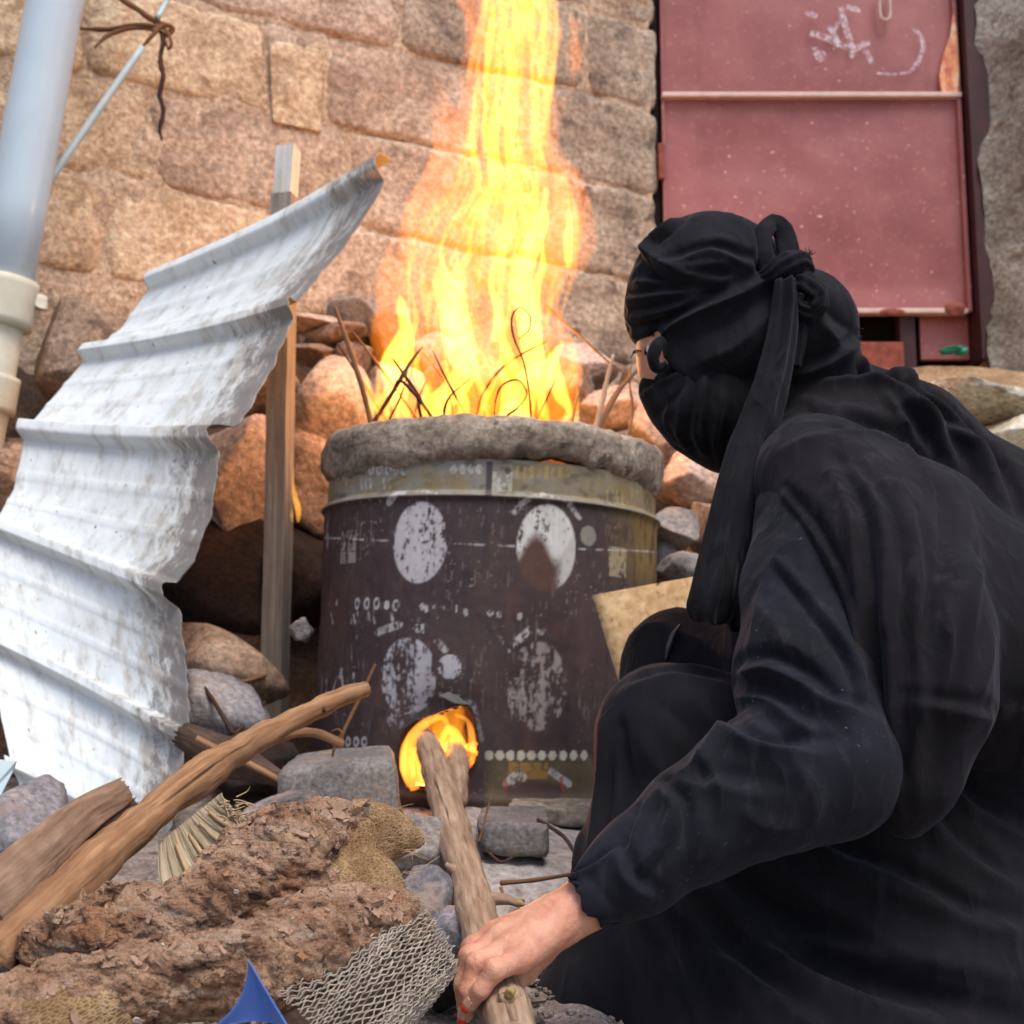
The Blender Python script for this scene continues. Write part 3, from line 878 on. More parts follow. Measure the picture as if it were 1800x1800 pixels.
# ------------------------------------------------------------------ rubble stones
stones = [
 # name label px py Y w h thick mat seed
 ('boulder', 'big brown boulder beside the drain pipe at left', 152, 640, 2.44, 215, 235, .30, 'granite_brown', 1, dict(rot=.3)),
 ('stone', 'brown stone behind the lower end of the drain pipe', 30, 845, 2.36, 130, 190, .25, 'granite_brown', 2, {}),
 ('stone', 'small stone wedged below the big brown boulder', 92, 775, 2.42, 80, 70, .14, 'granite_pink', 3, {}),
 ('boulder', 'pink granite slab seen left of the wooden post', 430, 830, 2.52, 250, 250, .28, 'granite_pink', 4, dict(rough=.06)),
 ('boulder', 'pink granite slab between the post and the oven', 550, 860, 2.55, 170, 280, .26, 'granite_pink', 5, dict(rot=-.25, rough=.06)),
 ('boulder', 'rounded pink granite stone above the oven rim, left of the fire', 585, 712, 2.50, 140, 165, .22, 'granite_pink', 6, dict(rough=.06, cuts=5)),
 ('stone', 'brown stone tucked behind the wooden post', 462, 688, 2.56, 130, 120, .2, 'granite_brown', 8, {}),
 ('stone', 'flat flaky stone just under the block wall', 548, 572, 2.72, 120, 34, .16, 'granite_pink', 9, dict(boxy=.5)),
 ('stone', 'second flat stone in the flaky pile', 590, 596, 2.70, 110, 36, .16, 'granite_brown', 10, dict(boxy=.5)),
 ('stone', 'reddish stone in the flaky pile above the pink granite', 552, 622, 2.68, 100, 42, .16, 'granite_brown', 11, dict(rot=.2)),
 ('stone', 'small reddish wedge stone beside the flaky pile', 622, 630, 2.68, 70, 60, .14, 'granite_brown', 12, {}),
 ('boulder', 'soot blackened boulder under the tin sheet', 400, 1010, 2.56, 390, 300, .34, 'stone_soot', 13, dict(rough=.06, cuts=4)),
 ('stone', 'black stone against the left side of the oven', 545, 1015, 2.50, 160, 200, .2, 'stone_soot', 14, {}),
 ('stone', 'brown sloping rock at the foot of the wooden post', 385, 1165, 2.12, 240, 110, .24, 'granite_brown', 15, dict(rot=.38, cuts=6)),
 ('stone', 'ash grey rock below the sloping brown one', 400, 1248, 2.02, 210, 140, .22, 'stone_violet', 16, dict(rot=.2)),
 ('stone', 'small pale crumbled lump left of the oven', 532, 1112, 2.1, 46, 44, .06, 'stone_grey', 17, dict(rough=.3)),
 ('stone', 'dark rock in the gap behind the stick', 455, 1345, 1.92, 150, 120, .2, 'stone_soot', 18, {}),
 ('stone', 'pink stone right of the oven rim near the veil', 1165, 765, 2.55, 120, 130, .2, 'granite_pink', 20, {}),
 ('stone', 'pale pink stone between oven and hanging scarf', 1218, 850, 2.45, 130, 130, .2, 'granite_pink', 21, {}),
 ('stone', 'pinkish stone behind the oven rim at right', 1085, 715, 2.62, 130, 90, .2, 'granite_pink', 22, {}),
 ('stone', 'grey rubble stone right of the oven', 1185, 935, 2.3, 110, 80, .16, 'stone_grey', 23, {}),
 ('stone', 'lower grey rubble stone above the plywood', 1205, 1000, 2.2, 110, 90, .16, 'stone_grey', 24, {}),
 ('stone', 'grey stone touching the oven wall at right', 1160, 985, 2.34, 80, 100, .14, 'stone_violet', 25, {}),
 ('stone', 'stone half hidden by the burning twigs at right', 985, 690, 2.66, 170, 110, .2, 'granite_brown', 26, {}),
 ('stone', 'stone behind the middle of the fire', 815, 680, 2.66, 220, 130, .2, 'granite_brown', 27, {}),
 ('stone', 'stone behind the left of the fire', 690, 690, 2.62, 120, 140, .2, 'granite_pink', 28, {}),
 ('stone', 'long pale ledge stone behind the shoulder', 1720, 712, 2.22, 250, 62, .26, 'stone_pale', 30, dict(rot=.05, boxy=.3, rough=.2)),
 ('stone', 'pale stone under the ledge, nearest the back', 1650, 775, 2.16, 110, 90, .22, 'stone_pale', 31, dict(rough=.22)),
 ('stone', 'pale rough stone at the right edge under the ledge', 1765, 775, 2.16, 130, 90, .22, 'stone_pale', 32, dict(rough=.22)),
 ('stone', 'large pale stone lower at the right edge', 1765, 868, 2.10, 180, 110, .24, 'stone_pale', 33, dict(rough=.2)),
 ('stone', 'pale stone lowest at the right edge, behind the back', 1810, 965, 2.05, 150, 100, .22, 'stone_pale', 34, {}),
 ('stone', 'blue grey rock in the lower left corner behind the plank', 35, 1460, 1.50, 190, 190, .22, 'stone_violet', 40, {}),
 ('stone', 'grey cobble between concrete block and dead trunk', 505, 1450, 1.60, 160, 120, .16, 'stone_grey', 41, dict(rough=.06)),
 ('stone', 'grey cobble under the burning stick', 735, 1480, 1.50, 130, 130, .14, 'stone_grey', 42, dict(rough=.06)),
 ('stone', 'violet grey pebble right of the dead trunk', 745, 1590, 1.33, 110, 120, .12, 'stone_violet', 43, dict(rough=.06)),
 ('stone', 'brownish pebble beside the stick above the hand', 800, 1650, 1.25, 84, 100, .1, 'stone_violet', 47, dict(rough=.1, cuts=3)),
 ('stone', 'black charred stone left of the fingers', 778, 1725, 1.14, 110, 120, .1, 'char', 45, {}),
]
for nm, lb, px, py, Y, wd, hg, th, mt, sd, kw in stones:
    rock(nm, lb, px, py, Y, wd, hg, th, M[mt], sd, **kw)
# nondescript fill stones behind and between
rg = np.random.default_rng(4)
spots = [(250, 690, 2.6), (320, 640, 2.62), (640, 560, 2.8), (700, 600, 2.78), (760, 625, 2.78), (860, 620, 2.85), (930, 640, 2.85), (1020, 655, 2.85), (1130, 690, 2.8), (1240, 760, 2.7), (1140, 850, 2.6), (1150, 1060, 2.35),
         (640, 800, 2.55), (1300, 820, 2.6), (250, 830, 2.5), (180, 930, 2.4), (90, 1000, 2.35), (1250, 930, 2.4)]
desc = ['brown rubble stone under the wall, left of the tin sheet top', 'rubble stone half behind the tin sheet', 'rubble stone left of the flames at wall foot', 'rubble stone seen through the left flames', 'rubble stone seen through the flames, left of middle', 'rubble stone seen through the flames, in the middle', 'rubble stone seen through the flames, right of middle', 'rubble stone right of the flames at wall foot', 'rubble stone in front of the eyes', 'rubble stone behind the veil', 'rubble stone just right of the oven rim', 'dark rubble stone right of the oven above the plywood',
        'rubble stone hidden behind the oven rim at left', 'rubble stone behind the hanging scarf', 'rubble stone behind the white tin sheet', 'rubble stone low behind the white tin sheet', 'lowest rubble stone behind the tin sheet', 'grey rubble stone behind the scarf tail']
for k, ((px, py, Y), lb) in enumerate(zip(spots, desc)):
    rock('stone', lb, px, py, Y, rg.uniform(100, 150), rg.uniform(80, 120), .2, M[['granite_brown', 'granite_pink', 'stone_grey'][k % 3]], 60 + k, rot=rg.uniform(-.4, .4))

# gravel and ash crumbs on the ground
parts = []
rg = np.random.default_rng(21)
Vi, Fi = ico(1)
for k in range(1100):
    px, py = rg.uniform(600, 1150), rg.uniform(1385, 1830)
    d = ray(px, py); t = 1.0
    for _ in range(12):
        q = CAM + d * t; t *= 1 + (q[2] - ground_z(q[0], q[1])) / max(0.05, -d[2]) / max(t, .1) * 0.6
    q = CAM + d * t
    if not (0.7 < q[1] < 2.0): continue
    r = rg.uniform(0.0015, 0.006) * (2 if rg.random() < .06 else 1)
    R = rg.normal(size=(3, 3)) * 0.25 + np.eye(3)
    parts.append((Vi * r * np.array([1, 1, .7]) @ R + q + [0, 0, r * .3], Fi, None))
V, Fc, _ = merge(parts)
obj('gravel', V, Fc, M['ash_ground'], label='fine gravel and ash crumbs on the ground', cat='gravel', kind='stuff', smooth=False)

# ------------------------------------------------------------------ red door
YD = 3.2
dx0, dx1 = P(1164, 300, YD)[0], P(1693, 300, YD)[0]
zb = P(1600, 551, YD)[2]; zt = zb + 1.75
zbar = P(1420, 170, YD)[2]
door = thing('red_door', 'dull red painted sheet steel door with chalk scribble', 'door', ((dx0 + dx1) / 2, YD, zb))
def boxo(name, x0, x1, y0, y1, z0, z1, mat, parent=None, bev=0.003, **kw):
    V, Fc = box_mesh((x1 - x0, y1 - y0, z1 - z0), bev, 2)
    V = V + np.array([(x0 + x1) / 2, (y0 + y1) / 2, (z0 + z1) / 2])
    return obj(name, V, Fc, mat, parent, smooth=False, **kw)
def dented(x0, x1, z0, z1, y, th, amp, seed):
    nu = 50
    U, Z = np.meshgrid(np.linspace(x0, x1, nu), np.linspace(z0, z1, nu), indexing='ij')
    V = np.stack([U, U * 0 + y, Z], -1).reshape(-1, 3)
    e = (np.minimum(np.minimum(U - x0, x1 - U), np.minimum(Z - z0, z1 - Z)) / 0.06).clip(0, 1).ravel()
    V[:, 1] += amp * e * fbm(V * 3.2 + seed, 3)
    Vb = V.copy(); Vb[:, 1] = y + th
    Fq = grid_faces(nu, nu)
    return np.vstack([V, Vb]), np.vstack([Fq, Fq[:, ::-1] + len(V)])
s = mpp(YD)
V, Fc = dented(dx0 + .004, dx1 - .004, zb + .012, zbar - .008, YD, .02, .012, 3)
lo_panel = obj('lower_panel', V, Fc, M['red_paint'], door)
V, Fc = dented(dx0 + .004, dx1 - .004, zbar + .008, zt, YD, .02, .010, 9)
up_panel = obj('upper_panel', V, Fc, M['red_paint'], door)
boxo('crossbar', dx0, dx1, YD - .022, YD + .01, zbar - .010, zbar + .004, M['metal_pale'], door)
boxo('edge_strip', dx1 - .012, dx1, YD - .016, YD + .02, zb, zbar - .012, M['red_paint'], door)
boxo('edge_strip', dx1 - .012, dx1, YD - .016, YD + .02, zbar + .006, zt, M['red_paint'], door)
boxo('edge_strip', dx0, dx0 + .009, YD - .012, YD + .02, zb, zbar - .012, M['red_paint'], door)
boxo('edge_strip', dx0, dx0 + .009, YD - .012, YD + .02, zbar + .006, zt, M['red_paint'], door)
boxo('bottom_strip', dx0 + .010, dx1 - .013, YD - .018, YD + .015, zb - .004, zb + .010, M['metal_pale'], door)
for (x0, x1, y0, y1, sd) in ((1545, 1592, 541, 556, 1), (1660, 1700, 528, 556, 2)):
    c = P((x0 + x1) / 2, (y0 + y1) / 2, YD - .02)
    V, Fc = rock_mesh(c, ((x1 - x0) / 2 * s, .006, (y1 - y0) / 2 * s), sd, cuts=3, sub=3)
    obj('rust_hole', V, Fc, M['rust'], lo_panel)
# hasp loop
hz = P(1556, 36, YD - .02)
pth = [hz + np.array([a, 0, b]) for a, b in ((-.014, .09), (-.014, .02), (-.010, .004), (0, 0), (.010, .004), (.014, .02), (.014, .09))]
tube_obj('hasp', pth, [.007] * 7, M['metal_pale'], up_panel, sides=8, n=40, flat=.6)
# hinge
hx = P(1163, 290, YD)
boxo('hinge', hx[0] - .012, hx[0] + .006, YD - .03, YD - .013, hx[2] - .05, hx[2] + .05, M['rust'], door)
# chalk scribble on the upper panel
strokes = [([(1424, 58), (1450, 66), (1478, 78), (1500, 88)], 9), ([(1478, 12), (1484, 40), (1492, 66), (1500, 88)], 8), ([(1500, 88), (1516, 80), (1528, 74)], 8), ([(1488, 12), (1512, 20)], 7), ([(1416, 22), (1436, 30)], 7),
           ([(1432, 84), (1438, 100), (1446, 108)], 9), ([(1445, 98), (1450, 94)], 8), ([(1456, 48), (1468, 66), (1470, 84)], 7), ([(1520, 88), (1532, 112)], 7), ([(1604, 50), (1618, 66), (1622, 84), (1614, 108), (1602, 126)], 6), ([(1540, 130), (1570, 132), (1600, 128)], 3), ([(1476, 36), (1462, 60)], 5), ([(1500, 90), (1494, 104)], 6)]
for k, (pl, wd) in enumerate(strokes):
    pth = catmull(np.array([P(a, b, YD - .0115) for a, b in pl]), 12)
    T = np.gradient(pth, axis=0); T /= np.linalg.norm(T, axis=1)[:, None]
    Nn = np.cross(T, [0, 1, 0]); wdt = wd * s * .7 * (0.75 + 0.35 * np.sin(np.linspace(.3, 2.8, 12)))
    V = np.vstack([pth + Nn * wdt[:, None], pth - Nn * wdt[:, None]])
    V[:, 1] = YD - .0125 - .0004 * k
    Fq = np.array([(i, i + 1, 12 + i + 1, 12 + i) for i in range(11)])
    obj('chalk_mark', V, Fq, M['chalk'], up_panel)
# orange to cream patch at the handle edge
m = NT('patch_orange'); n = m.noise(m.coord(sc=(1, 1, .4)), 40, 5, .7)
m.fin(m.ramp(n, [(.35, srgb(190, 96, 78)), (.5, srgb(232, 160, 112)), (.62, srgb(246, 214, 180))]), .6, .3); M['patch_orange'] = m.m
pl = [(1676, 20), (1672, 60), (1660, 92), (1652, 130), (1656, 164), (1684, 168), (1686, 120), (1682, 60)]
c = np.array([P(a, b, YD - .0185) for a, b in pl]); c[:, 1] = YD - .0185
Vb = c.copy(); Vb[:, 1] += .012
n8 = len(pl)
obj('edge_patch', np.vstack([c, Vb]), [tuple(range(n8))] + [(i, (i + 1) % n8 + n8 * 0, (i + 1) % n8 + n8, i + n8) for i in range(n8)], M['patch_orange'], up_panel, smooth=False)

# door frame and what shows under the door
fr = thing('door_frame', 'dark maroon steel door frame with open gap under the door', 'door frame', ((dx0 + dx1) / 2, YD + .05, zb - .12))
zf = P(1650, 640, YD)[2]
boxo('jamb_or_gap', dx1 + .006, dx1 + .062, YD - .05, YD + .10, zf, zt + .05, M['door_frame'], fr)
boxo('jamb_or_gap', dx0 - .022, dx0 - .006, YD + .0, YD + .10, zf, zt + .05, M['shade_black'], fr)  # left side: near-black strip, the gap's shade put in as colour
boxo('head', dx0 - .022, dx1 + .062, YD - .04, YD + .10, zt + .052, zt + .11, M['door_frame'], fr)
boxo('kick_plate', P(1624, 590, YD)[0], dx1 + .004, YD + .03, YD + .05, zf + .02, zb + .04, M['red_paint'], fr)
boxo('stud', P(1584, 590, YD)[0], P(1612, 590, YD)[0], YD + .01, YD + .05, zf - .02, zb + .04, M['door_frame'], fr)
boxo('sill', dx0, P(1584, 600, YD)[0] - .003, YD - .03, YD + .10, zf - .03, P(1500, 606, YD)[2], M['rust'], fr)
boxo('shade_backing', dx0 - .02, dx1 + .06, YD + .11, YD + .16, zf - .1, zt + .1, M['shade_black'], fr)  # near-black box, the unlit space behind the door painted as colour

# right wall, rendered with rough grey plaster
x0 = P(1726, 300, 3.14)[0]
nu, nv = 90, 120
U, Z = np.meshgrid(np.linspace(x0, x0 + 2.2, nu), np.linspace(.8, 3.6, nv), indexing='ij')
fr_ = np.stack([U, 3.16 - 0.10 * sstep(0, .14, U - x0) - .12 * (U - x0), Z], -1).reshape(-1, 3)
fr_[:, 1] += 0.045 * fbm(fr_ * 4.5, 4) + .012 * fbm(fr_ * 22, 3)
fr_[:, 0] += 0.03 * fbm(fr_ * 5 + 4, 3) * (1 - sstep(0, .3, fr_[:, 0] - x0))
bk = fr_.copy(); bk[:, 1] = 3.22
Fq = grid_faces(nu, nv)
side = np.array([(j, j + 1, len(fr_) + j + 1, len(fr_) + j) for j in range(nv - 1)])
obj('plaster_wall', np.vstack([fr_, bk]), np.vstack([Fq, Fq[:, ::-1] + len(fr_), side[:, ::-1]]), M['plaster'], label='lumpy grey plastered wall right of the red door', cat='wall')
# door reveal and wall above on the other side, so the doorway sits in masonry
boxo('lintel', dx0 - .03, dx1 + .25, YD + .0, YD + .3, zt + .115, zt + .7, M['block_sooty'], label='stone lintel over the red door', cat='lintel')

# green rag below the door
c = P(1672, 616, 3.12)
V, Fc = rock_mesh(c, (.028, .03, .009), 5, rough=.5, cuts=3, sub=3)
V2, F2 = rock_mesh(c + [.026, 0, -.004], (.015, .02, .011), 6, rough=.5, cuts=3, sub=3)
V, Fc, _ = merge([(V, Fc, None), (V2, F2, None)])
obj('rag', V, Fc, M['green_cloth'], label='crumpled turquoise green rag under the red door', cat='rag')

# ------------------------------------------------------------------ drain pipe
YP = 2.3; s = mpp(YP)
pipe = thing('drain_pipe', 'pale grey plastic drain pipe leaning in the upper left corner', 'pipe', P(-60, 900, YP))
def ax(y): return 97 - 0.18 * y
def pip(name, y0, y1, r, mat, n=8):
    V, Fq, G = tube([P(ax(y0), y0, YP), P(ax((y0 + y1) / 2), (y0 + y1) / 2, YP), P(ax(y1), y1, YP)], [r * s] * 3, sides=40, n=n)
    return obj(name, V, Fq, mat, pipe, True, {'grain': G})
pip('upper_pipe', -420, 500, 51, M['pvc'])
pip('coupling', 492, 572, 60, M['pvc_old'])
pip('lower_pipe', 560, 1420, 47, M['pvc_old'])
pip('coupling', 660, 722, 57, M['pvc_old'])
rock('pipe_bracket', None, 62, 530, 2.33, 50, 44, .06, M['pvc_old'], 3, cat=None, parent=pipe, sub=3, boxy=.6)

tube_obj('conduit', PP([(78, 330, 2.36), (160, 212, 2.42), (250, 84, 2.48)]), [7 * mpp(2.4)] * 3, M['conduit'], label='thin pale blue rod leaning beside the drain pipe', cat='rod', sides=12)
tube_obj('conduit', PP([(276, 32, 2.5), (290, 8, 2.52), (312, -40, 2.54)]), [6 * mpp(2.4)] * 3, M['conduit'], label='short end of pale rod above the root tangle', cat='rod', sides=12)
tang = thing('dry_root', 'tangle of dry brown roots hanging on the wall beside the pipe', 'root', P(285, 50, 2.5))
for k, (pl, r) in enumerate([([(288, 48), (240, 44), (190, 52), (140, 50)], 5), ([(278, 52), (230, 50), (190, 62), (166, 84)], 4), ([(286, 44), (262, 30), (236, 12), (205, -6)], 6), ([(284, 42), (296, 60), (302, 76), (296, 86), (290, 70)], 3), ([(290, 40), (270, 60), (252, 80)], 4), ([(268, 56), (290, 44), (304, 50), (292, 62), (276, 52)], 5)]):
    tube_obj('root', [P(a, b, 2.50 + .01 * math.sin(k + i)) for i, (a, b) in enumerate(pl)], [r * mpp(2.5)] * 4 + [r * .5 * mpp(2.5)], M['twig'], tang, sides=7, noise=.002, nscale=80, seed=k)
tube_obj('string', [P(284 + 3 * math.sin(i * 1.9), 56 + i * 19, 2.5) for i in range(11)], [4.5 * mpp(2.5)] * 8 + [2 * mpp(2.5)], M['twig_dark'], tang, sides=7, n=50, noise=.003, nscale=70)
# ------------------------------------------------------------------ drum oven
YC = 2.15
DR = 0.288
base = P(846, 1395, YC); base[2] = 0.135
tiltM = np.array(Matrix.Rotation(math.radians(2.0), 3, 'Y'))
HD = 0.525
def dl2w(Q): return np.asarray(Q) @ tiltM.T + base
def drum_uv(px, py, R=DR):
    """(angle, height) on the drum under a photo pixel"""
    o = tiltM.T @ (CAM - base); d = tiltM.T @ ray(px, py)
    a = d[0] ** 2 + d[1] ** 2; b = 2 * (o[0] * d[0] + o[1] * d[1]); c = o[0] ** 2 + o[1] ** 2 - R * R
    disc = b * b - 4 * a * c
    t = (-b - math.sqrt(max(disc, 0))) / (2 * a)
    q = o + t * d
    return math.atan2(q[0], -q[1]), q[2]
oven = thing('drum_oven', 'old painted steel drum bread oven with thick clay rim', 'oven', base)
front = np.radians(105)
angs = np.concatenate([np.linspace(-front, front, 440), np.linspace(front, 2 * np.pi - front, 70)[1:-1]])
hs = np.linspace(0, HD, 310)
A, H = np.meshgrid(angs, hs, indexing='ij')
S_, Hh = A * DR, H
def in_poly(x, y, poly):
    r = np.zeros(x.shape, bool); n = len(poly)
    for i in range(n):
        x0, y0 = poly[i]; x1, y1 = poly[(i + 1) % n]
        cnd = ((y0 > y) != (y1 > y)) & (x < (x1 - x0) * (y - y0) / (y1 - y0 + 1e-12) + x0)
        r ^= cnd
    return r
hole_px = [(704, 1310), (712, 1284), (735, 1266), (762, 1257), (790, 1247), (822, 1239), (834, 1262), (840, 1300), (838, 1334), (822, 1358), (800, 1378), (760, 1388), (722, 1384), (706, 1350)]
hole = [drum_uv(*q) for q in hole_px]; hole = [(a * DR, h) for a, h in hole]
def nz(sa, sh, seed, oct=4):
    q = np.stack([S_.ravel() * sa, Hh.ravel() * sh, np.full(S_.size, seed * 1.7)], -1)
    return fbm(q, oct, .6).reshape(S_.shape)
wear = nz(60, 16, 1) ; fine = nz(230, 60, 2, 3); broad = nz(7, 5, 3); grit = nz(120, 120, 6, 3)
col = np.zeros(S_.shape + (3,))
dark = np.array(srgb(58, 44, 46)); dark2 = np.array(srgb(74, 56, 54)); must = np.array(srgb(138, 116, 62)); white = np.array(srgb(196, 192, 190)); pale = np.array(srgb(150, 146, 132)); rustc = np.array(srgb(98, 62, 44))
def lay(mask, c, op=1.0):
    mk = np.clip(mask * op, 0, 1)[..., None]
    col[:] = col * (1 - mk) + np.asarray(c) * mk
col[:] = dark
lay(sstep(-.1, .5, broad), dark2, .8)
lay(sstep(.25, .6, nz(26, 10, 7)), np.array(srgb(46, 36, 42)), .7)
scr = nz(330, 22, 14, 3); pat = nz(12, 12, 15)
lay(sstep(.30, .46, scr) * sstep(-.15, .3, pat), np.array(srgb(138, 122, 120)), .5)
lay(sstep(.38, .5, grit) * sstep(-.05, .35, pat), np.array(srgb(170, 158, 156)), .55)
lay(sstep(.2, .5, nz(40, 9, 16)) * sstep(0, .4, -pat), rustc, .5)
def hz(py, px=857): return drum_uv(px, py)[1]
def xs(px, py): return drum_uv(px, py)[0] * DR
# mustard side at right
lay(sstep(xs(1040, 950), xs(1140, 950), S_) * sstep(hz(1040), hz(960), Hh) * sstep(-.5, .1, wear), must, .8)
# top band
hb = hz(868)
lay((Hh > hb) * 1.0, pale, .8)
lay((Hh > hb) * sstep(0, .4, nz(18, 40, 9)), must, .6)
lay((Hh > hb) * sstep(xs(900, 840), xs(1050, 840), S_), must, .45)
lay((Hh > hb) * sstep(.05, .5, nz(30, 50, 12)), np.array(srgb(90, 84, 62)), .8)
lay(sstep(.003, .001, np.abs(Hh - hb + .002)), pale, .8)
def worn(t=0.0, k=1.0): return sstep(-.2 + t, .12 + t, wear * .5 + fine * .4 + grit * .4)
def ellipse(px, py, rx, ry, c=white, t=0.0, op=.9, up=None):
    s = mpp(YC - DR * .9); a0, h0 = drum_uv(px, py)
    d = ((S_ - a0 * DR) / (rx * s)) ** 2 + ((Hh - h0) / (ry * s)) ** 2
    mk = sstep(1.06, .95, d) * worn(t)
    if up is not None: mk = mk * up(S_ - a0 * DR, Hh - h0)
    lay(mk, c, op)
def rect(px, py, wd, hg, c=white, t=0.0, op=.9):
    s = mpp(YC - DR * .9); a0, h0 = drum_uv(px, py)
    mk = (np.abs(S_ - a0 * DR) < wd / 2 * s) & (np.abs(Hh - h0) < hg / 2 * s)
    lay(mk * worn(t), c, op)
def line(p, q, wd, c=white, t=0.0, op=.9):
    s = mpp(YC - DR * .9); a0, h0 = drum_uv(*p); a1, h1 = drum_uv(*q)
    x0, y0, x1, y1 = a0 * DR, h0, a1 * DR, h1
    L = (x1 - x0) ** 2 + (y1 - y0) ** 2 + 1e-12
    u = np.clip(((S_ - x0) * (x1 - x0) + (Hh - y0) * (y1 - y0)) / L, 0, 1)
    d = np.hypot(S_ - x0 - u * (x1 - x0), Hh - y0 - u * (y1 - y0))
    lay(sstep(wd * s * .6, wd * s * .4, d) * worn(t), c, op)
def ring(px, py, rx, ry, wd, c=white, t=0.0, op=.85):
    s = mpp(YC - DR * .9); a0, h0 = drum_uv(px, py)
    d = np.sqrt(((S_ - a0 * DR) / (rx * s)) ** 2 + ((Hh - h0) / (ry * s)) ** 2)
    lay(sstep(wd, wd * .5, np.abs(d - 1) * rx) * worn(t), c, op)
# dark upright stripe through the band
rect(857, 905, 11, 190, np.array(srgb(52, 44, 50)), -1.0, .9)
# round worn windows
ellipse(737, 953, 52, 72, np.array(srgb(206, 200, 202)), -.12)
ellipse(962, 962, 55, 78, rustc, -.4, .55)
ellipse(962, 962, 55, 76, np.array(srgb(222, 220, 214)), -.2, .95, up=lambda x, y: np.maximum(sstep(-.01, .02, y + .02 * np.sin(x * 90) + .006), sstep(.012, .03, x) * .8))
ellipse(1034, 942, 17, 18, pale, -.5, .8)
ellipse(716, 1188, 54, 66, np.array(srgb(186, 184, 190)), .04)
ellipse(790, 1172, 21, 21, np.array(srgb(196, 194, 200)), -.05)
ellipse(945, 1206, 55, 76, np.array(srgb(160, 150, 148)), .12, .8)
ellipse(700, 1240, 30, 40, np.array(srgb(170, 166, 172)), .18, .7)
# arcs over the windows
for (a, b, wd, t) in (((684, 884), (700, 868), 12, -.1), ((700, 868), (742, 862), 8, .1), ((752, 864), (768, 868), 6, .0), ((905, 900), (920, 882), 10, -.1), ((920, 882), (955, 868), 9, -.05), ((955, 868), (1000, 884), 5, .1), ((1000, 886), (1018, 910), 9, -.1),
                      ((664, 1112), (702, 1098), 14, .05), ((664, 1128), (662, 1132), 8, .05), ((735, 1108), (748, 1100), 9, 0), ((768, 1128), (782, 1142), 12, .0), ((896, 1140), (930, 1108), 14, .14), ((930, 1108), (962, 1112), 10, .16)):
    line(a, b, wd, white, t, .8)
# squares and the thin level line
rect(612, 962, 54, 60, np.array(srgb(170, 156, 152)), -.1, .75)
for k in range(2): line((586, 950 + 18 * k), (640, 952 + 18 * k), 3, dark, -1, .6)
line((612, 934), (612, 990), 3, dark, -1, .6)
rect(1086, 988, 50, 56, np.array(srgb(176, 160, 126)), -.1, .75)
for a, b in ((572, 640), (655, 682), (800, 850), (872, 905), (1018, 1060), (1070, 1150)):
    line((a, 946 + (a - 572) * .042), (b, 946 + (b - 572) * .042), 3, white, -.1, .7)
# rows of worn oval numerals
for k, x in enumerate((650, 664, 680, 694, 708)): ring(x, 825, 5.5, 8, 2.2, white, -.1)
for x in (796, 812, 828, 842): ellipse(x, 824, 6, 9, np.array(srgb(190, 188, 178)), -.1)
for x in (628, 645, 662): ring(x, 1061, 5.5, 8.5, 2.4, white, -.25)
ellipse(680, 1063, 6, 8, white, -.3); ring(696, 1064, 6, 8, 2.4, white, .0)
for x, y in ((578, 1058), (592, 1060), (742, 1066), (748, 1070), (765, 1068), (780, 1072), (786, 1066), (804, 1070), (818, 1076), (862, 1078), (878, 1080), (914, 1084)): ellipse(x, y, 4.5, 7, white, .02, .75)
for x, y, hh in ((581, 1086, 9), (615, 1084, 11), (622, 1090, 9), (628, 1080, 7), (648, 1084, 9), (656, 1088, 7), (688, 1086, 6), (735, 1100, 8), (742, 1104, 7)): line((x, y - hh), (x + 3, y + hh), 5, white, .02, .8)
# pale band lettering blocks
for x in (590, 604, 632, 640, 648, 672, 682): line((x, 842), (x + 1, 858), 5, np.array(srgb(200, 198, 186)), .0, .7)
rect(883, 845, 36, 34, np.array(srgb(196, 196, 182)), -.1, .8)
ellipse(893, 826, 5, 7, dark, -.4)
for x in range(910, 1010, 13): rect(x, 830, 7, 22, np.array(srgb(182, 160, 84)), .0, .6)
for x in range(1070, 1146, 9): line((x, 862), (x, 886), 4, np.array(srgb(190, 172, 110)), .0, .55)
# scuffs of bare metal at the left edge and around the stoke hole
for a, b, wd in (((578, 905), (576, 960), 18), ((566, 1000), (562, 1040), 10), ((560, 1130), (556, 1180), 12), ((600, 1180), (585, 1220), 14), ((566, 1190), (562, 1240), 8), ((772, 1222), (800, 1226), 9), ((800, 1226), (832, 1240), 12), ((834, 1246), (846, 1300), 8)): line(a, b, wd, np.array(srgb(164, 158, 166)), .05, .85)
for a, b in (((575, 1195), (572, 1225)), ((600, 1190), (604, 1222)), ((620, 1185), (622, 1215))): line(a, b, 7, white, .05, .8)
# bottom: row of dots and the remains of a printed scroll
lay(sstep(hz(1318), hz(1345), Hh) * sstep(xs(846, 1340), xs(866, 1340), S_), np.array(srgb(96, 84, 56)), .75)
for k in range(10): ellipse(860 + 18.5 * k, 1328, 7.5, 8.5, np.array(srgb(206, 200, 180)), -.5, .9)
for k in range(3): ring(612 + 14 * k, 1304, 5.5, 7, 2.6, white, -.3)
rect(930, 1354, 70, 26, np.array(srgb(160, 122, 52)), -.1, .8)
for a, b in (((890, 1376), (912, 1356)), ((968, 1356), (1000, 1378)), ((905, 1380), (920, 1366))): line(a, b, 12, white, -.1, .85)
for a, b in (((888, 1370), (892, 1392)), ((986, 1368), (990, 1388))): line(a, b, 6, np.array(srgb(160, 52, 44)), -.3, .8)
ellipse(940, 1392, 52, 18, dark2, -.8, .9)
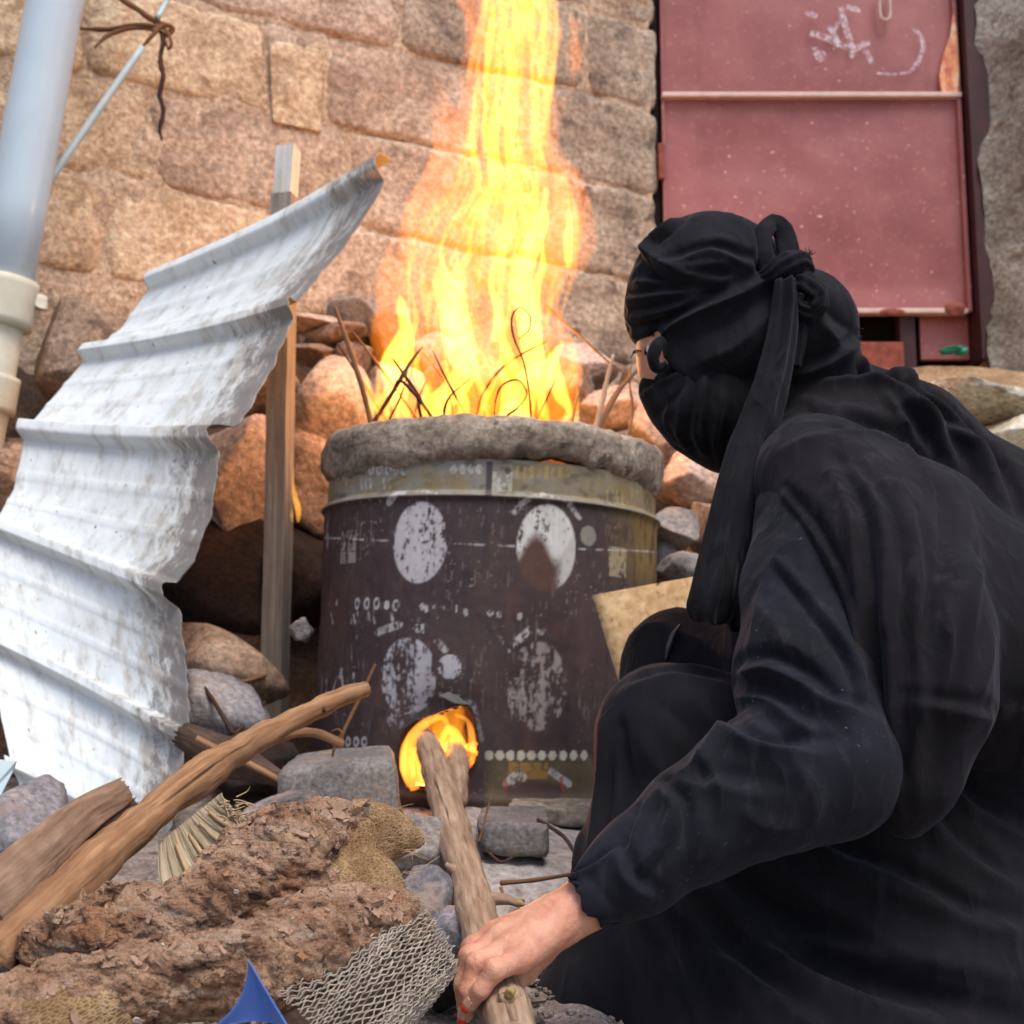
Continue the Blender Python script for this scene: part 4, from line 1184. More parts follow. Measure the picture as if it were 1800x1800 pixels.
# soot round the stoke hole
a0, h0 = drum_uv(772, 1312)
d = np.hypot((S_ - a0 * DR) / .085, (Hh - h0) / .08)
lay(sstep(1.2, .7, d + .3 * broad), np.array(srgb(40, 32, 34)), .6)
# shape
Rr = np.full(S_.shape, DR) + 0.0025 * nz(9, 7, 5) + .006 * np.exp(-((Hh - hb + .003) / .005) ** 2) - .004 * (Hh > hb + .004) + .004 * np.exp(-((Hh - .012) / .01) ** 2)
Rr -= 0.012 * np.exp(-(((S_ - a0 * DR) / .05) ** 2 + ((Hh - h0 - .05) / .03) ** 2))
V = dl2w(np.stack([Rr * np.sin(A), -Rr * np.cos(A), H], -1).reshape(-1, 3))
Fq = grid_faces(len(angs), len(hs), True)
fc_s = S_.ravel()[Fq].mean(1); fc_h = Hh.ravel()[Fq].mean(1)
wob = .004 * perlin(np.stack([fc_s * 90, fc_h * 90, fc_s * 0], -1))
keep = ~in_poly(fc_s + wob, fc_h + wob, hole)
obj('drum_body', V, Fq[keep], M['drum'], oven, colors=col.reshape(-1, 3))
# clay lining inside, thick at the stoke hole
ai = np.linspace(-np.pi, np.pi, 241)[:-1]; hi = np.linspace(0.0, HD, 110)
A2, H2 = np.meshgrid(ai, hi, indexing='ij'); R2 = DR - .022 + .004 * fbm(np.stack([A2.ravel() * 3, H2.ravel() * 20, A2.ravel() * 0], -1), 3).reshape(A2.shape)
V = dl2w(np.stack([R2 * np.sin(A2), -R2 * np.cos(A2), H2], -1).reshape(-1, 3))
Fq = grid_faces(240, 110, True)
fs = (A2.ravel() * DR)[Fq]; keep = ~in_poly(fs.mean(1), H2.ravel()[Fq].mean(1), hole) | (np.ptp(fs, axis=1) > .5)
obj('clay_lining', V, Fq[keep], M['drum_in'], oven)
# torn edge of the stoke hole, bridging drum and lining
hp = np.array(hole); hp = np.vstack([hp, hp[:1]])
ec = catmull(np.c_[hp, hp[:, 0] * 0], 90)[:, :2]
def cyl(sx, hh, R): return dl2w(np.stack([R * np.sin(sx / DR), -R * np.cos(sx / DR), hh], -1))
rings = np.stack([cyl(ec[:, 0], ec[:, 1], DR + o) for o in (.003, .0045, 0, -.012, -.024)], 1)
obj('stoke_hole_edge', rings.reshape(-1, 3), grid_faces(90, 5), M['drum_in'], oven)
# torn flap of tin over the hole
pl = [(772, 1222), (790, 1216), (806, 1224), (826, 1238), (800, 1236)]
q = np.array([P(a, b, YC - DR * .985) for a, b in pl]); q[:, 1] -= np.array([0.0, .012, .02, .012, .004])
obj('torn_flap', np.vstack([q, q + [0, .003, 0]]), [(0, 1, 2, 3, 4), (9, 8, 7, 6, 5)] + [(i, i + 5, (i + 1) % 5 + 5, (i + 1) % 5) for i in range(5)], M['conduit'], oven, smooth=False)
# clay rim
na, nb = 260, 40
a = np.linspace(-np.pi, np.pi, na, endpoint=False); b = np.linspace(0, 2 * np.pi, nb + 1)
A3, B3 = np.meshgrid(a, b, indexing='ij')
q = np.stack([np.sin(A3).ravel() * 3, np.cos(A3).ravel() * 3, B3.ravel() * 0], -1)
lob = fbm(q + 2.2, 3).reshape(A3.shape)
ca, sa = np.cos(B3), np.sin(B3)
prof_r = .034 * np.sign(ca) * np.abs(ca) ** .8 * (1 + .08 * lob); prof_z = .040 * np.sign(sa) * np.abs(sa) ** .75 * (1 + .14 * lob)
low = .010 * np.sin(A3 * 3 + 1.0) * (sa < 0) + .012 * fbm(q * 2 + 8, 3).reshape(A3.shape) * (sa < 0)
RR = DR - .024 + prof_r; ZZ = HD + .031 + prof_z + low * np.abs(sa)
V = np.stack([RR * np.sin(A3), -RR * np.cos(A3), ZZ], -1).reshape(-1, 3)
nn = np.stack([ca * np.sin(A3), -ca * np.cos(A3), sa], -1).reshape(-1, 3)
V = V + nn * (.007 * fbm(V * 16, 4, .6) + .003 * fbm(V * 60, 3))[:, None]
obj('clay_rim', dl2w(V), grid_faces(na, nb + 1, True), M['clay'], oven)

# ------------------------------------------------------------------ fire on top
fire = thing('fire', 'tall orange and yellow fire blazing out of the oven top', 'fire', dl2w([[0, 0, HD - .1]])[0])
def flame_sdf(chain, h=.007, depth=.75, seed=0, wx=.03, wscale=7, k=.04):
    prims = []
    for c in chain:
        px, py, Y, r = c[:4]; rz = c[4] if len(c) > 4 else r
        s = mpp(Y); prims.append(s_ell(P(px, py, Y), (r * s, r * s * depth, rz * s)))
    def warp(Fd, X, Y, Z):
        q = np.stack([X.ravel() * wscale, Y.ravel() * wscale, Z.ravel() * wscale * .5], -1) + seed * 3.3
        return Fd + (wx * fbm(q, 3, .55)).reshape(X.shape).astype(np.float32)
    return sdf_mesh([(p, k, 1) for p in prims], h, warp=warp, pad=.06)
YF = 2.15
env = [(835, 735, YF, 190, 50), (760, 670, YF, 100, 90), (900, 670, YF, 110, 90), (980, 655, YF, 52, 70), (740, 580, YF, 84, 100), (850, 580, YF, 110, 100), (960, 590, YF, 44, 80), (735, 490, YF, 78, 90), (830, 480, YF, 120, 100), (930, 460, YF, 90, 90), (985, 420, YF, 66, 70), (765, 400, YF, 72, 90), (860, 380, YF, 110, 90), (965, 370, YF, 84, 70), (800, 320, YF, 60, 80), (890, 300, YF, 96, 90), (940, 320, YF, 80, 60),
       (800, 250, YF, 46, 80), (880, 230, YF, 90, 90), (935, 220, YF, 56, 90), (850, 150, YF, 50, 90), (905, 130, YF, 80, 100), (910, 40, YF, 84, 100), (860, 30, YF, 40, 90), (905, -70, YF, 90, 110), (915, -200, YF, 76, 130), (905, -330, YF, 55, 120), (915, -450, YF, 28, 110), (772, 190, YF, 16, 60), (1006, 130, YF, 16, 60), (1010, 70, YF, 15, 60)]
V, Fq = flame_sdf(env, .0075, .55, 2, .020, 17, .02)
o = obj('flame_envelope', V, Fq, M['flame_env'], fire)
colm = [(905, 470, YF, 62, 130), (925, 380, YF, 60, 110), (915, 290, YF, 50, 110), (905, 200, YF, 62, 120), (908, 90, YF, 62, 130), (915, -30, YF, 60, 130), (918, -160, YF, 50, 130), (918, -290, YF, 30, 130), (985, 400, YF, 40, 90), (975, 470, YF, 26, 60), (800, 600, YF, 40, 110), (880, 640, YF, 70, 100), (985, 640, YF, 34, 70), (760, 420, YF, 18, 120), (860, 420, YF, 28, 140)]
V, Fq = flame_sdf(colm, .008, .5, 5, .020, 18, .02)
obj('flame_column', V, Fq, M['flame_col'], fire)
def tongue(pts, seed=0, mat='flame_tongue', parent=fire, flat=.8, nm='flame_tongue'):
    C = [P(a, b, Y) for a, b, Y, r in pts]; R = [r * mpp(Y) for a, b, Y, r in pts]
    V, Fq, G = tube(C, R, sides=16, n=40, noise=max(R) * .35, nscale=22, seed=seed, flat=flat)
    obj(nm, V, Fq, M[mat], parent)
tongue([(718, 735, 2.1, 8), (700, 690, 2.1, 22), (698, 640, 2.1, 34), (712, 590, 2.1, 26), (706, 540, 2.1, 12), (700, 510, 2.1, 2)], 1)
tongue([(690, 600, 2.1, 3), (676, 640, 2.1, 12), (690, 690, 2.1, 16), (700, 735, 2.1, 6)], 8)
tongue([(760, 735, 2.12, 30), (790, 690, 2.12, 26), (820, 650, 2.12, 30), (806, 600, 2.12, 38), (800, 550, 2.12, 30), (804, 490, 2.12, 14), (806, 440, 2.12, 2)], 2)
tongue([(836, 660, 2.05, 6), (824, 610, 2.05, 18), (800, 570, 2.05, 16), (772, 520, 2.05, 8), (770, 470, 2.05, 2)], 12)
tongue([(816, 735, 2.02, 14), (814, 700, 2.02, 16), (812, 670, 2.02, 2)], 3)
tongue([(900, 740, 2.08, 34), (906, 690, 2.08, 26), (902, 650, 2.08, 14), (884, 590, 2.08, 12), (872, 540, 2.08, 9), (876, 510, 2.08, 2)], 4)
tongue([(930, 735, 2.15, 10), (938, 640, 2.15, 26), (928, 560, 2.15, 30), (920, 480, 2.15, 26), (950, 400, 2.15, 20), (960, 330, 2.15, 6)], 5)
tongue([(990, 600, 2.2, 4), (970, 640, 2.2, 20), (985, 690, 2.2, 18), (1012, 742, 2.2, 4)], 6)
tongue([(648, 735, 2.02, 8), (655, 712, 2.02, 12), (648, 690, 2.02, 10), (642, 660, 2.02, 2)], 7)
tongue([(672, 738, 1.98, 8), (690, 700, 1.98, 4)], 9)
tongue([(900, 300, 2.15, 6), (895, 200, 2.15, 22), (905, 100, 2.15, 30), (920, 0, 2.15, 34), (925, -120, 2.15, 26), (922, -230, 2.15, 8)], 10, 'flame_col')
tongue([(960, 330, 2.15, 6), (945, 250, 2.15, 16), (950, 150, 2.15, 16), (960, 60, 2.15, 8)], 11, 'flame_col')
for pl, sd in (([(1004, 160, 2.2, 2), (1012, 110, 2.2, 14), (1008, 60, 2.2, 10), (1002, 10, 2.2, 3)], 21), ([(832, 40, 2.15, 4), (818, 20, 2.15, 16), (810, -20, 2.15, 20), (806, -70, 2.15, 6)], 22)):
    tongue(pl, sd, 'flame_env')
for k, (x, y, r, hh, Y) in enumerate(((665, 738, 9, 90, 2.0), (684, 738, 10, 130, 2.1), (738, 738, 12, 150, 2.15), (752, 738, 9, 90, 1.98), (785, 738, 10, 120, 2.2), (842, 738, 11, 140, 2.1), (862, 738, 9, 110, 1.98), (885, 738, 12, 170, 2.2), (948, 740, 10, 120, 2.0), (962, 742, 12, 160, 2.15), (992, 744, 9, 100, 2.05), (1014, 746, 8, 80, 2.1), (728, 640, 10, 130, 2.15), (868, 600, 12, 170, 2.2), (950, 560, 11, 170, 2.15), (1000, 470, 12, 130, 2.18), (780, 540, 10, 150, 2.2))):
    w_ = 10 * math.sin(k * 2.3)
    tongue([(x, y, Y, r * .7), (x - w_, y - hh * .3, Y, r), (x + w_ * .6, y - hh * .6, Y, r * .6), (x - w_ * .8, y - hh, Y, 1)], 200 + k)
# thin streaks of hot gas all through the blaze
rs = np.random.default_rng(77)
yk = np.array([-300, -80, 40, 150, 250, 330, 385, 470, 600, 735]); ck = np.array([915, 908, 905, 893, 885, 895, 875, 852, 838, 842]); wk = np.array([40, 70, 76, 82, 96, 118, 150, 172, 160, 160])
for k in range(96):
    y1 = rs.uniform(60, 640) if k < 60 else rs.uniform(420, 735); ln = rs.uniform(110, 330); y0 = max(y1 - ln, -300); u = rs.uniform(-.95, .95)
    if k % 3 == 0: u *= .45
    r0 = rs.uniform(4, 11) * (1.0 if y1 < 500 else .8); ph = rs.uniform(0, 6); dY = rs.uniform(-.07, .07)
    pts = []
    for t in np.linspace(0, 1, 7):
        yv = y1 + (y0 - y1) * t
        x = np.interp(yv, yk, ck) + u * np.interp(yv, yk, wk) + 9 * math.sin(ph + t * 4.2)
        pts.append((x, yv, YF + dY, max(.6, r0 * math.sin(math.pi * (t * .92 + .04)) ** .8)))
    tongue(pts, 100 + k, 'flame_streak', flat=.9)
# warm light of the fire
for nm, loc, en, rad in (('fire_light', P(850, 640, YF), 5.0, .10), ('fire_light', P(900, 260, YF), 3.0, .10)):
    ld = bpy.data.lights.new(nm, 'POINT'); ld.energy = en; ld.color = (1.0, .50, .16); ld.shadow_soft_size = rad
    lo_ = bpy.data.objects.new(nm, ld); lo_.location = Vector(tuple(loc)); COL.objects.link(lo_)
    lo_.parent = fire; lo_.matrix_parent_inverse = root_inv(fire)
# fire inside the stoke hole
fire2 = thing('stoke_fire', 'small bright fire glowing inside the stoke hole of the oven', 'fire', base + [0, -.1, .05])
for k, pl in enumerate(([(730, 1388, 1.875, 10), (716, 1340, 1.875, 17), (726, 1295, 1.875, 18), (752, 1268, 1.88, 12), (778, 1262, 1.885, 10), (790, 1284, 1.89, 4)], [(778, 1300, 1.90, 10), (792, 1285, 1.90, 14), (806, 1312, 1.90, 18), (800, 1340, 1.90, 5)], [(832, 1345, 1.885, 6), (830, 1305, 1.885, 11), (822, 1268, 1.885, 7), (800, 1256, 1.885, 3)], [(742, 1372, 1.87, 8), (734, 1335, 1.87, 12), (740, 1300, 1.87, 3)], [(716, 1384, 1.865, 3), (708, 1350, 1.865, 8), (712, 1315, 1.87, 7), (720, 1285, 1.87, 2)], [(762, 1386, 1.87, 6), (758, 1360, 1.87, 9), (764, 1335, 1.87, 2)])):
    tongue(pl, 30 + k, 'flame_hole', fire2, nm='flame')
tongue([(765, 1385, 1.95, 40), (775, 1320, 1.96, 58), (790, 1235, 1.98, 24)], 60, 'flame_col', fire2, nm='flame')
ld = bpy.data.lights.new('ember_light', 'POINT'); ld.energy = 16.0; ld.color = (1.0, .30, .06); ld.shadow_soft_size = .05
lo_ = bpy.data.objects.new('ember_light', ld); lo_.location = Vector(tuple(P(775, 1310, 2.06))); COL.objects.link(lo_); lo_.parent = fire2; lo_.matrix_parent_inverse = root_inv(fire2)
rg = np.random.default_rng(8)
for k in range(26):
    a, r = rg.uniform(-1.4, 1.2), rg.uniform(.05, .24)
    c = dl2w([[r * math.sin(a), -r * math.cos(a), .03 + .04 * rg.random()]])[0]
    V, Fc = rock_mesh(c, tuple(rg.uniform(.015, .035, 3)), 90 + k, cuts=6, sub=2)
    obj('ember', V, Fc, M['ember'], fire2, smooth=False)
# little flame licking out beside the post
fire3 = thing('small_flame', 'small lone flame licking up between post and oven', 'fire', P(518, 925, 2.3))
tongue([(524, 918, 2.2, 3), (524, 895, 2.2, 7), (518, 870, 2.2, 6), (515, 845, 2.2, 3), (516, 826, 2.2, 1)], 41, 'flame_tongue', fire3, nm='flame')
tongue([(514, 918, 2.2, 2), (513, 905, 2.2, 4), (513, 890, 2.2, 1)], 42, 'flame_tongue', fire3, nm='flame')

# twigs stuffed into the oven top
tw = [
 ([(650, 735, 2.0), (636, 680, 2.0), (610, 600, 2.0), (588, 538, 2.0)], 5, 'twig', 'straight reddish twig leaning out of the oven at left'),
 ([(700, 690, 2.1), (660, 635, 2.1), (612, 572, 2.1)], 3, 'twig', 'thin green brown twig crossing the left stick in the oven'),
 ([(662, 735, 2.0), (690, 690, 2.0), (720, 640, 2.02), (742, 610, 2.04)], 4, 'twig_dark', 'dark twig slanting right in the left flames'),
 ([(760, 735, 1.98), (735, 700, 1.98), (702, 668, 2.0), (690, 690, 2.0)], 3.5, 'twig_dark', 'bent dark twig in front of the left flames'),
 ([(934, 738, 2.0), (930, 690, 2.0), (920, 635, 2.0), (902, 590, 2.0), (900, 555, 2.0), (916, 540, 2.0), (932, 556, 2.0), (930, 580, 2.0), (912, 596, 2.0)], 1.8, 'twig_dark', 'curled wiry twig looping in the right flames'),
 ([(885, 735, 1.96), (912, 715, 1.97), (926, 690, 1.98), (910, 668, 1.98), (884, 676, 1.98), (872, 700, 1.97), (868, 735, 1.96)], 1.8, 'twig_dark', 'low looped wiry twig on the oven rim'),
 ([(1047, 752, 2.0), (1062, 690, 2.02), (1078, 624, 2.04)], 5, 'stick_grey', 'pale straight stick standing at the right of the oven rim'),
 ([(1052, 752, 2.05), (1085, 690, 2.1), (1125, 645, 2.14)], 6, 'twig', 'brown twig leaning right toward the veil'),
 ([(1030, 600, 2.2), (1075, 640, 2.22), (1120, 670, 2.24)], 2.5, 'twig', 'thin yellowish twig tip right of the flames'),
 ([(1105, 765, 2.06), (1112, 720, 2.1), (1106, 660, 2.14), (1118, 630, 2.16)], 2.5, 'twig', 'hair thin stalk at the far right of the oven rim'),
 ([(836, 735, 2.1), (850, 690, 2.1), (890, 640, 2.12), (960, 600, 2.14)], 2.6, 'twig_dark', 'thin dark twig crossing the middle of the fire'),
 ([(1005, 748, 2.1), (1015, 700, 2.1), (1036, 650, 2.12)], 2.4, 'twig', 'short thin twig at right inside the fire'),
 ([(740, 735, 2.05), (730, 690, 2.05), (690, 630, 2.06)], 3.5, 'twig_dark', 'charred twig in the bright left tongue'),
]
for k, (pl, r, mt, lb) in enumerate(tw):
    Rr = [r * mpp(2.05)] * (len(pl) - 1) + [r * .5 * mpp(2.05)]
    pl2 = PP(pl); d = pl2[0] - pl2[1]; pl2 = [pl2[0] + d / np.linalg.norm(d) * .10] + list(pl2)
    tube_obj('twig', pl2, [Rr[0]] + Rr, M[mt], label=lb, cat='twig', group='twigs burning in the oven top', sides=7, n=36, noise=.0016, nscale=60, seed=k)

rs = np.random.default_rng(5)
for k in range(16):
    x0 = 672 + 22 * k + rs.uniform(-8, 8); a = rs.uniform(-.6, .6); ln = rs.uniform(60, 150); Y = rs.uniform(1.98, 2.25)
    pl = [(x0, 752, Y), (x0 + a * ln * .5 + rs.normal() * 8, 752 - ln * .55, Y), (x0 + a * ln + rs.normal() * 14, 752 - ln, Y + .02)]
    pl2 = list(PP(pl)); d = pl2[0] - pl2[1]; pl2 = [pl2[0] + d / np.linalg.norm(d) * .08] + pl2
    r = rs.uniform(1.5, 3.2) * mpp(Y)
    tube_obj('twig', pl2, [r, r, r * .9, r * .4], M['twig_dark'], label=['leftmost', 'second', 'third', 'fourth', 'fifth', 'sixth', 'seventh', 'eighth', 'ninth', 'tenth', 'eleventh', 'twelfth', 'thirteenth', 'fourteenth', 'fifteenth', 'rightmost'][k] + (' of the short straight charred twigs in the oven mouth' if k in (0, 15) else ' from left of the short straight charred twigs in the oven mouth'), cat='twig', group='twigs burning in the oven top', sides=6, n=20, noise=.0012, nscale=60, seed=k)
# ------------------------------------------------------------------ bent tin sheet
Rt = np.array([(-.16, 712, 270, 2.16), (-.05, 686, 278, 2.14), (0.0, 668, 288, 2.12), (.12, 676, 312, 2.115), (.38, 622, 428, 2.10), (.6, 572, 492, 2.085), (.85, 532, 514, 2.065), (1.0, 518, 535, 2.05), (1.12, 521, 556, 2.045), (1.5, 481, 640, 2.01), (1.8, 448, 715, 1.975), (1.92, 425, 742, 1.96), (2.0, 364, 758, 1.95),
                (2.12, 382, 800, 1.94), (2.5, 370, 905, 1.915), (2.8, 337, 1000, 1.895), (2.93, 302, 1028, 1.885), (3.0, 284, 1046, 1.88), (3.12, 313, 1082, 1.875), (3.5, 326, 1172, 1.85), (3.8, 334, 1252, 1.83), (3.93, 330, 1292, 1.825), (4.0, 316, 1306, 1.82), (4.2, 322, 1345, 1.81), (4.6, 312, 1425, 1.78), (5.0, 285, 1500, 1.75), (5.4, 296, 1560, 1.74), (6.0, 300, 1640, 1.72)])
Lt = np.array([(-.16, 272, 478, 2.31), (0, 272, 492, 2.30), (.5, 216, 575, 2.29), (1, 157, 622, 2.27), (1.5, 100, 690, 2.24), (2, 46, 752, 2.19), (2.5, 24, 860, 2.14), (3, -10, 922, 2.09), (4, -30, 1112, 1.98), (5, 20, 1345, 1.85), (5.5, 55, 1430, 1.81), (6, 90, 1500, 1.78)])
nt_, ns_ = 420, 150
tv = np.linspace(-.10, 6.0, nt_); sv = np.linspace(0, 1, ns_)
Rp = np.array([P(*[np.interp(t, Rt[:, 0], Rt[:, k]) for k in (1, 2, 3)]) for t in tv])
Lp = np.array([P(*[np.interp(t, Lt[:, 0], Lt[:, k]) for k in (1, 2, 3)]) for t in tv])
ksm = np.array([1, 2, 3, 2, 1]) / 9.0
for k in range(3):
    Lp[2:-2, k] = np.convolve(Lp[:, k], ksm, 'valid')
# straight base lines along each rib, so the jagged edge only trims the sheet
G0 = Lp[:, None, :] * (1 - sv)[None, :, None] + Rp[:, None, :] * sv[None, :, None]
Vf = G0.reshape(-1, 3); Fq = grid_faces(nt_, ns_)
Rk = np.array([(-.16, 712, 270, 2.16), (0, 668, 288, 2.12), (.25, 655, 368, 2.11), (.5, 610, 440, 2.095), (.75, 562, 494, 2.07), (1, 520, 540, 2.05), (1.5, 482, 640, 2.01), (2, 396, 765, 1.95), (2.5, 372, 905, 1.915), (3, 315, 1045, 1.88), (3.5, 328, 1172, 1.85), (4, 330, 1300, 1.82), (5, 290, 1500, 1.75), (6, 300, 1640, 1.72)])
Rs = np.array([P(*[np.interp(t, Rk[:, 0], Rk[:, k]) for k in (1, 2, 3)]) for t in tv])
Gs = Lp[:, None, :] * (1 - sv)[None, :, None] + Rs[:, None, :] * sv[None, :, None]
for k in range(3):
    for _ in range(40): Rs[1:-1, k] = (Rs[:-2, k] + 2 * Rs[1:-1, k] + Rs[2:, k]) / 4
dLR = Rs - Lp
send = np.sum((Rp - Lp) * dLR, axis=1) / np.sum(dLR * dLR, axis=1)
G0 = Lp[:, None, :] + dLR[:, None, :] * (sv[None, :] * send[:, None])[..., None]
G0[:, :, 1] += 0.03 * np.sin(np.pi * np.clip(sv[None, :] * send[:, None], 0, 1))
Vf = G0.reshape(-1, 3)
# smooth normal field of the bent sheet
dT = np.gradient(Gs, axis=0); dS = np.gradient(Gs, axis=1)
for _ in range(60): dT[1:-1] = (dT[:-2] + 2 * dT[1:-1] + dT[2:]) / 4
Nn = np.cross(dS, dT); Nn /= np.linalg.norm(Nn, axis=2)[..., None]
mid = Gs[nt_ // 2, ns_ // 2]
if np.dot(Nn[nt_ // 2, ns_ // 2], CAM - mid) < 0: Nn = -Nn
def trap(x, top, slope): return np.clip((top + slope - np.abs(x)) / slope, 0, 1)
hgt = np.zeros(nt_); ribm = np.zeros(nt_)
for k in range(0, 7):
    x = tv - (k + .02)
    hgt += .024 * trap(x, .045, .035)
    ribm += np.exp(-((x - .10) / .05) ** 2)
    for o_ in (.36, .64): hgt += .0016 * trap(x - o_, .02, .03)
rgn = fbm(np.stack([Vf[:, 0] * 6, Vf[:, 1] * 6, Vf[:, 2] * 6], -1), 3).reshape(nt_, ns_)
dent = fbm(Vf * 22 + 5, 3).reshape(nt_, ns_)
V = G0 + Nn * (hgt[:, None] + .0018 * rgn + .0007 * dent)[..., None]
# ragged right edge
jag = .010 * perlin(np.stack([tv * 9, tv * 0, tv * 0], -1)) + .004 * perlin(np.stack([tv * 40, tv * 0 + 3, tv * 0], -1))
V += (dS / np.linalg.norm(dS, axis=2)[..., None]) * (jag[:, None] * np.clip((sv - .8) / .2, 0, 1)[None])[..., None]
edge = np.repeat((np.clip((sv - .55) / .45, 0, 1) ** 1.5)[None], nt_, 0)
sh = np.stack([np.repeat(sv[None], nt_, 0) * .5, np.repeat(tv[:, None], ns_, 1) * .16, 0 * edge], -1)
top = V.reshape(-1, 3); bot = (V - Nn * .0015).reshape(-1, 3); n0 = len(top)
def rim_faces(nu, nv, n0):
    f = []
    for i in range(nu - 1):
        f.append((i * nv + nv - 1, (i + 1) * nv + nv - 1, (i + 1) * nv + nv - 1 + n0, i * nv + nv - 1 + n0)); f.append(((i + 1) * nv, i * nv, i * nv + n0, (i + 1) * nv + n0))
    for j in range(nv - 1):
        f.append((j + 1, j, j + n0, j + 1 + n0)); f.append(((nu - 1) * nv + j, (nu - 1) * nv + j + 1, (nu - 1) * nv + j + 1 + n0, (nu - 1) * nv + j + n0))
    return np.array(f)
Fq2 = np.vstack([Fq, Fq[:, ::-1] + n0, rim_faces(nt_, ns_, n0)])
obj('tin_sheet', np.vstack([top, bot]), Fq2, M['tin'], attrs={'sheet': np.vstack([sh.reshape(-1, 3)] * 2), 'edge': np.tile(edge.ravel(), 2), 'rib': np.tile(np.repeat(np.clip(ribm, 0, 1)[:, None], ns_, 1).ravel(), 2)}, label='bent white ribbed tin sheet leaning against the post', cat='tin sheet')
# scrap corner of another sheet at the left edge
q = [P(-60, 1330, 1.5), P(28, 1338, 1.5), P(24, 1352, 1.5), P(2, 1396, 1.48), P(-60, 1440, 1.46)]
q = np.array(q); obj('tin_scrap', np.vstack([q, q + [0, .003, 0]]), [(0, 1, 2, 3, 4), (9, 8, 7, 6, 5)] + [(i, i + 5, (i + 1) % 5 + 5, (i + 1) % 5) for i in range(5)], M['conduit'], smooth=False, label='corner of pale tin scrap at the left picture edge', cat='tin scrap')

# ------------------------------------------------------------------ wooden post
post = thing('wooden_post', 'square weathered wooden stake holding up the tin sheet', 'post', P(477, 1390, 2.16))
def sq_tube(path, r, name, mat, parent, seed=0, n=30):
    V, Fq, G = tube(path, [r] * len(path), sides=4, n=n, flatdir=(.52, -.85, 0))
    V = V + .0025 * np.stack([fbm(V * 9 + seed, 2), fbm(V * 9 + seed + 5, 2), 0 * V[:, 0]], -1)
    return obj(name, V, Fq, mat, parent, False, {'grain': G})
r = 27 * mpp(2.27)
sq_tube(PP([(480, 1400, 2.27), (488, 1000, 2.27), (496, 600, 2.27), (501, 345, 2.27)]), r, 'shaft', M['post'], post)
sq_tube(PP([(501, 345, 2.27), (504, 300, 2.27), (507, 262, 2.27)]), r * .9, 'lit_top', M['post_lit'], post, 2, 8)  # top catches the sky light, painted in as a paler wood

# ------------------------------------------------------------------ sticks
def stick(name, pts, mat, label=None, cat='stick', parent=None, group=None, sides=18, n=70, noise=.004, lump=.004, seed=0, **kw):
    C = [P(a, b, Y) for a, b, Y, r in pts]; R = [r * mpp(Y) for a, b, Y, r in pts]
    return tube_obj(name, C, R, mat, parent, label, cat if parent is None else None, group, sides=sides, n=n, noise=noise, nscale=24, lump=lump, lscale=12, seed=seed, **kw)
ls = thing('firewood_stick', 'long orange brown stick lying across the tin sheet', 'stick', P(150, 1560, 1.05))
stick('shaft', [(642, 1211, 1.64, 15), (600, 1226, 1.6, 18), (520, 1264, 1.51, 20), (438, 1306, 1.43, 24), (420, 1322, 1.41, 31), (390, 1338, 1.38, 26), (300, 1402, 1.26, 31), (200, 1488, 1.13, 38), (90, 1590, 1.0, 44), (-20, 1690, .9, 46)], M['stick_orange'], parent=ls, seed=3, n=120)
stick('side_branch', [(425, 1322, 1.42, 14), (470, 1304, 1.46, 10), (520, 1288, 1.5, 9), (560, 1290, 1.54, 9), (600, 1308, 1.57, 8)], M['stick_orange'], parent=ls, seed=4, noise=.0015, lump=.001)
stick('knot', [(560, 1236, 1.555, 5), (567, 1246, 1.545, 6), (570, 1250, 1.54, 3)], M['twig_dark'], parent=ls, noise=0, lump=0)
stick('twig', [(660, 1168, 1.72, 3), (632, 1228, 1.71, 3.5), (606, 1282, 1.7, 3.5), (598, 1306, 1.7, 3)], M['twig'], 'thin straw leaning over the end of the long stick', 'twig', sides=8, noise=.0005, lump=0)
stick('twig', [(584, 1330, 1.58, 2), (590, 1306, 1.58, 2.5), (600, 1290, 1.58, 2.5), (594, 1282, 1.58, 2), (582, 1286, 1.58, 1.5)], M['twig'], 'small hooked stem above the concrete block', 'twig', sides=8, noise=.0005, lump=0)
hs_ = thing('firewood_stick', 'thick grey brown stick held in the hand, its end in the fire', 'stick', P(870, 1740, 1.07))
stick('shaft', [(735, 1275, 1.98, 15), (748, 1300, 1.9, 20), (765, 1345, 1.77, 25), (783, 1410, 1.60, 29), (806, 1490, 1.44, 30), (818, 1530, 1.37, 33), (830, 1575, 1.30, 32), (848, 1650, 1.15, 36), (868, 1722, 1.06, 37), (884, 1765, 1.01, 44), (906, 1835, .95, 42)], M['stick_grey'], parent=hs_, seed=9, n=140, noise=.0025, lump=.002)
stick('fork', [(806, 1408, 1.62, 16), (806, 1370, 1.72, 19), (803, 1335, 1.84, 19), (800, 1310, 1.95, 16)], M['stick_grey'], parent=hs_, seed=10)
stick('knot', [(822, 1538, 1.35, 18), (800, 1530, 1.345, 14), (788, 1522, 1.34, 8), (784, 1518, 1.34, 3)], M['stick_grey'], parent=hs_, seed=11, noise=.003)
stub = stick('branch_stub', [(850, 1588, 1.27, 14), (868, 1580, 1.265, 11), (892, 1581, 1.26, 9), (910, 1587, 1.255, 8)], M['stick_grey'], parent=hs_, seed=12, noise=.002)
stick('cut_tip', [(906, 1586, 1.256, 7.5), (914, 1588, 1.254, 8), (922, 1591, 1.252, 4)], M['cut_yellow'], parent=stub, seed=12, noise=.002)
V, Fc = rock_mesh(P(892, 1752, .985), (24 * mpp(1.0), .014, 17 * mpp(1.0)), 4, rot=.35, cuts=4, sub=3, rough=.3)
obj('knot', V, Fc, M['stick_grey'], hs_, attrs={'grain': V})
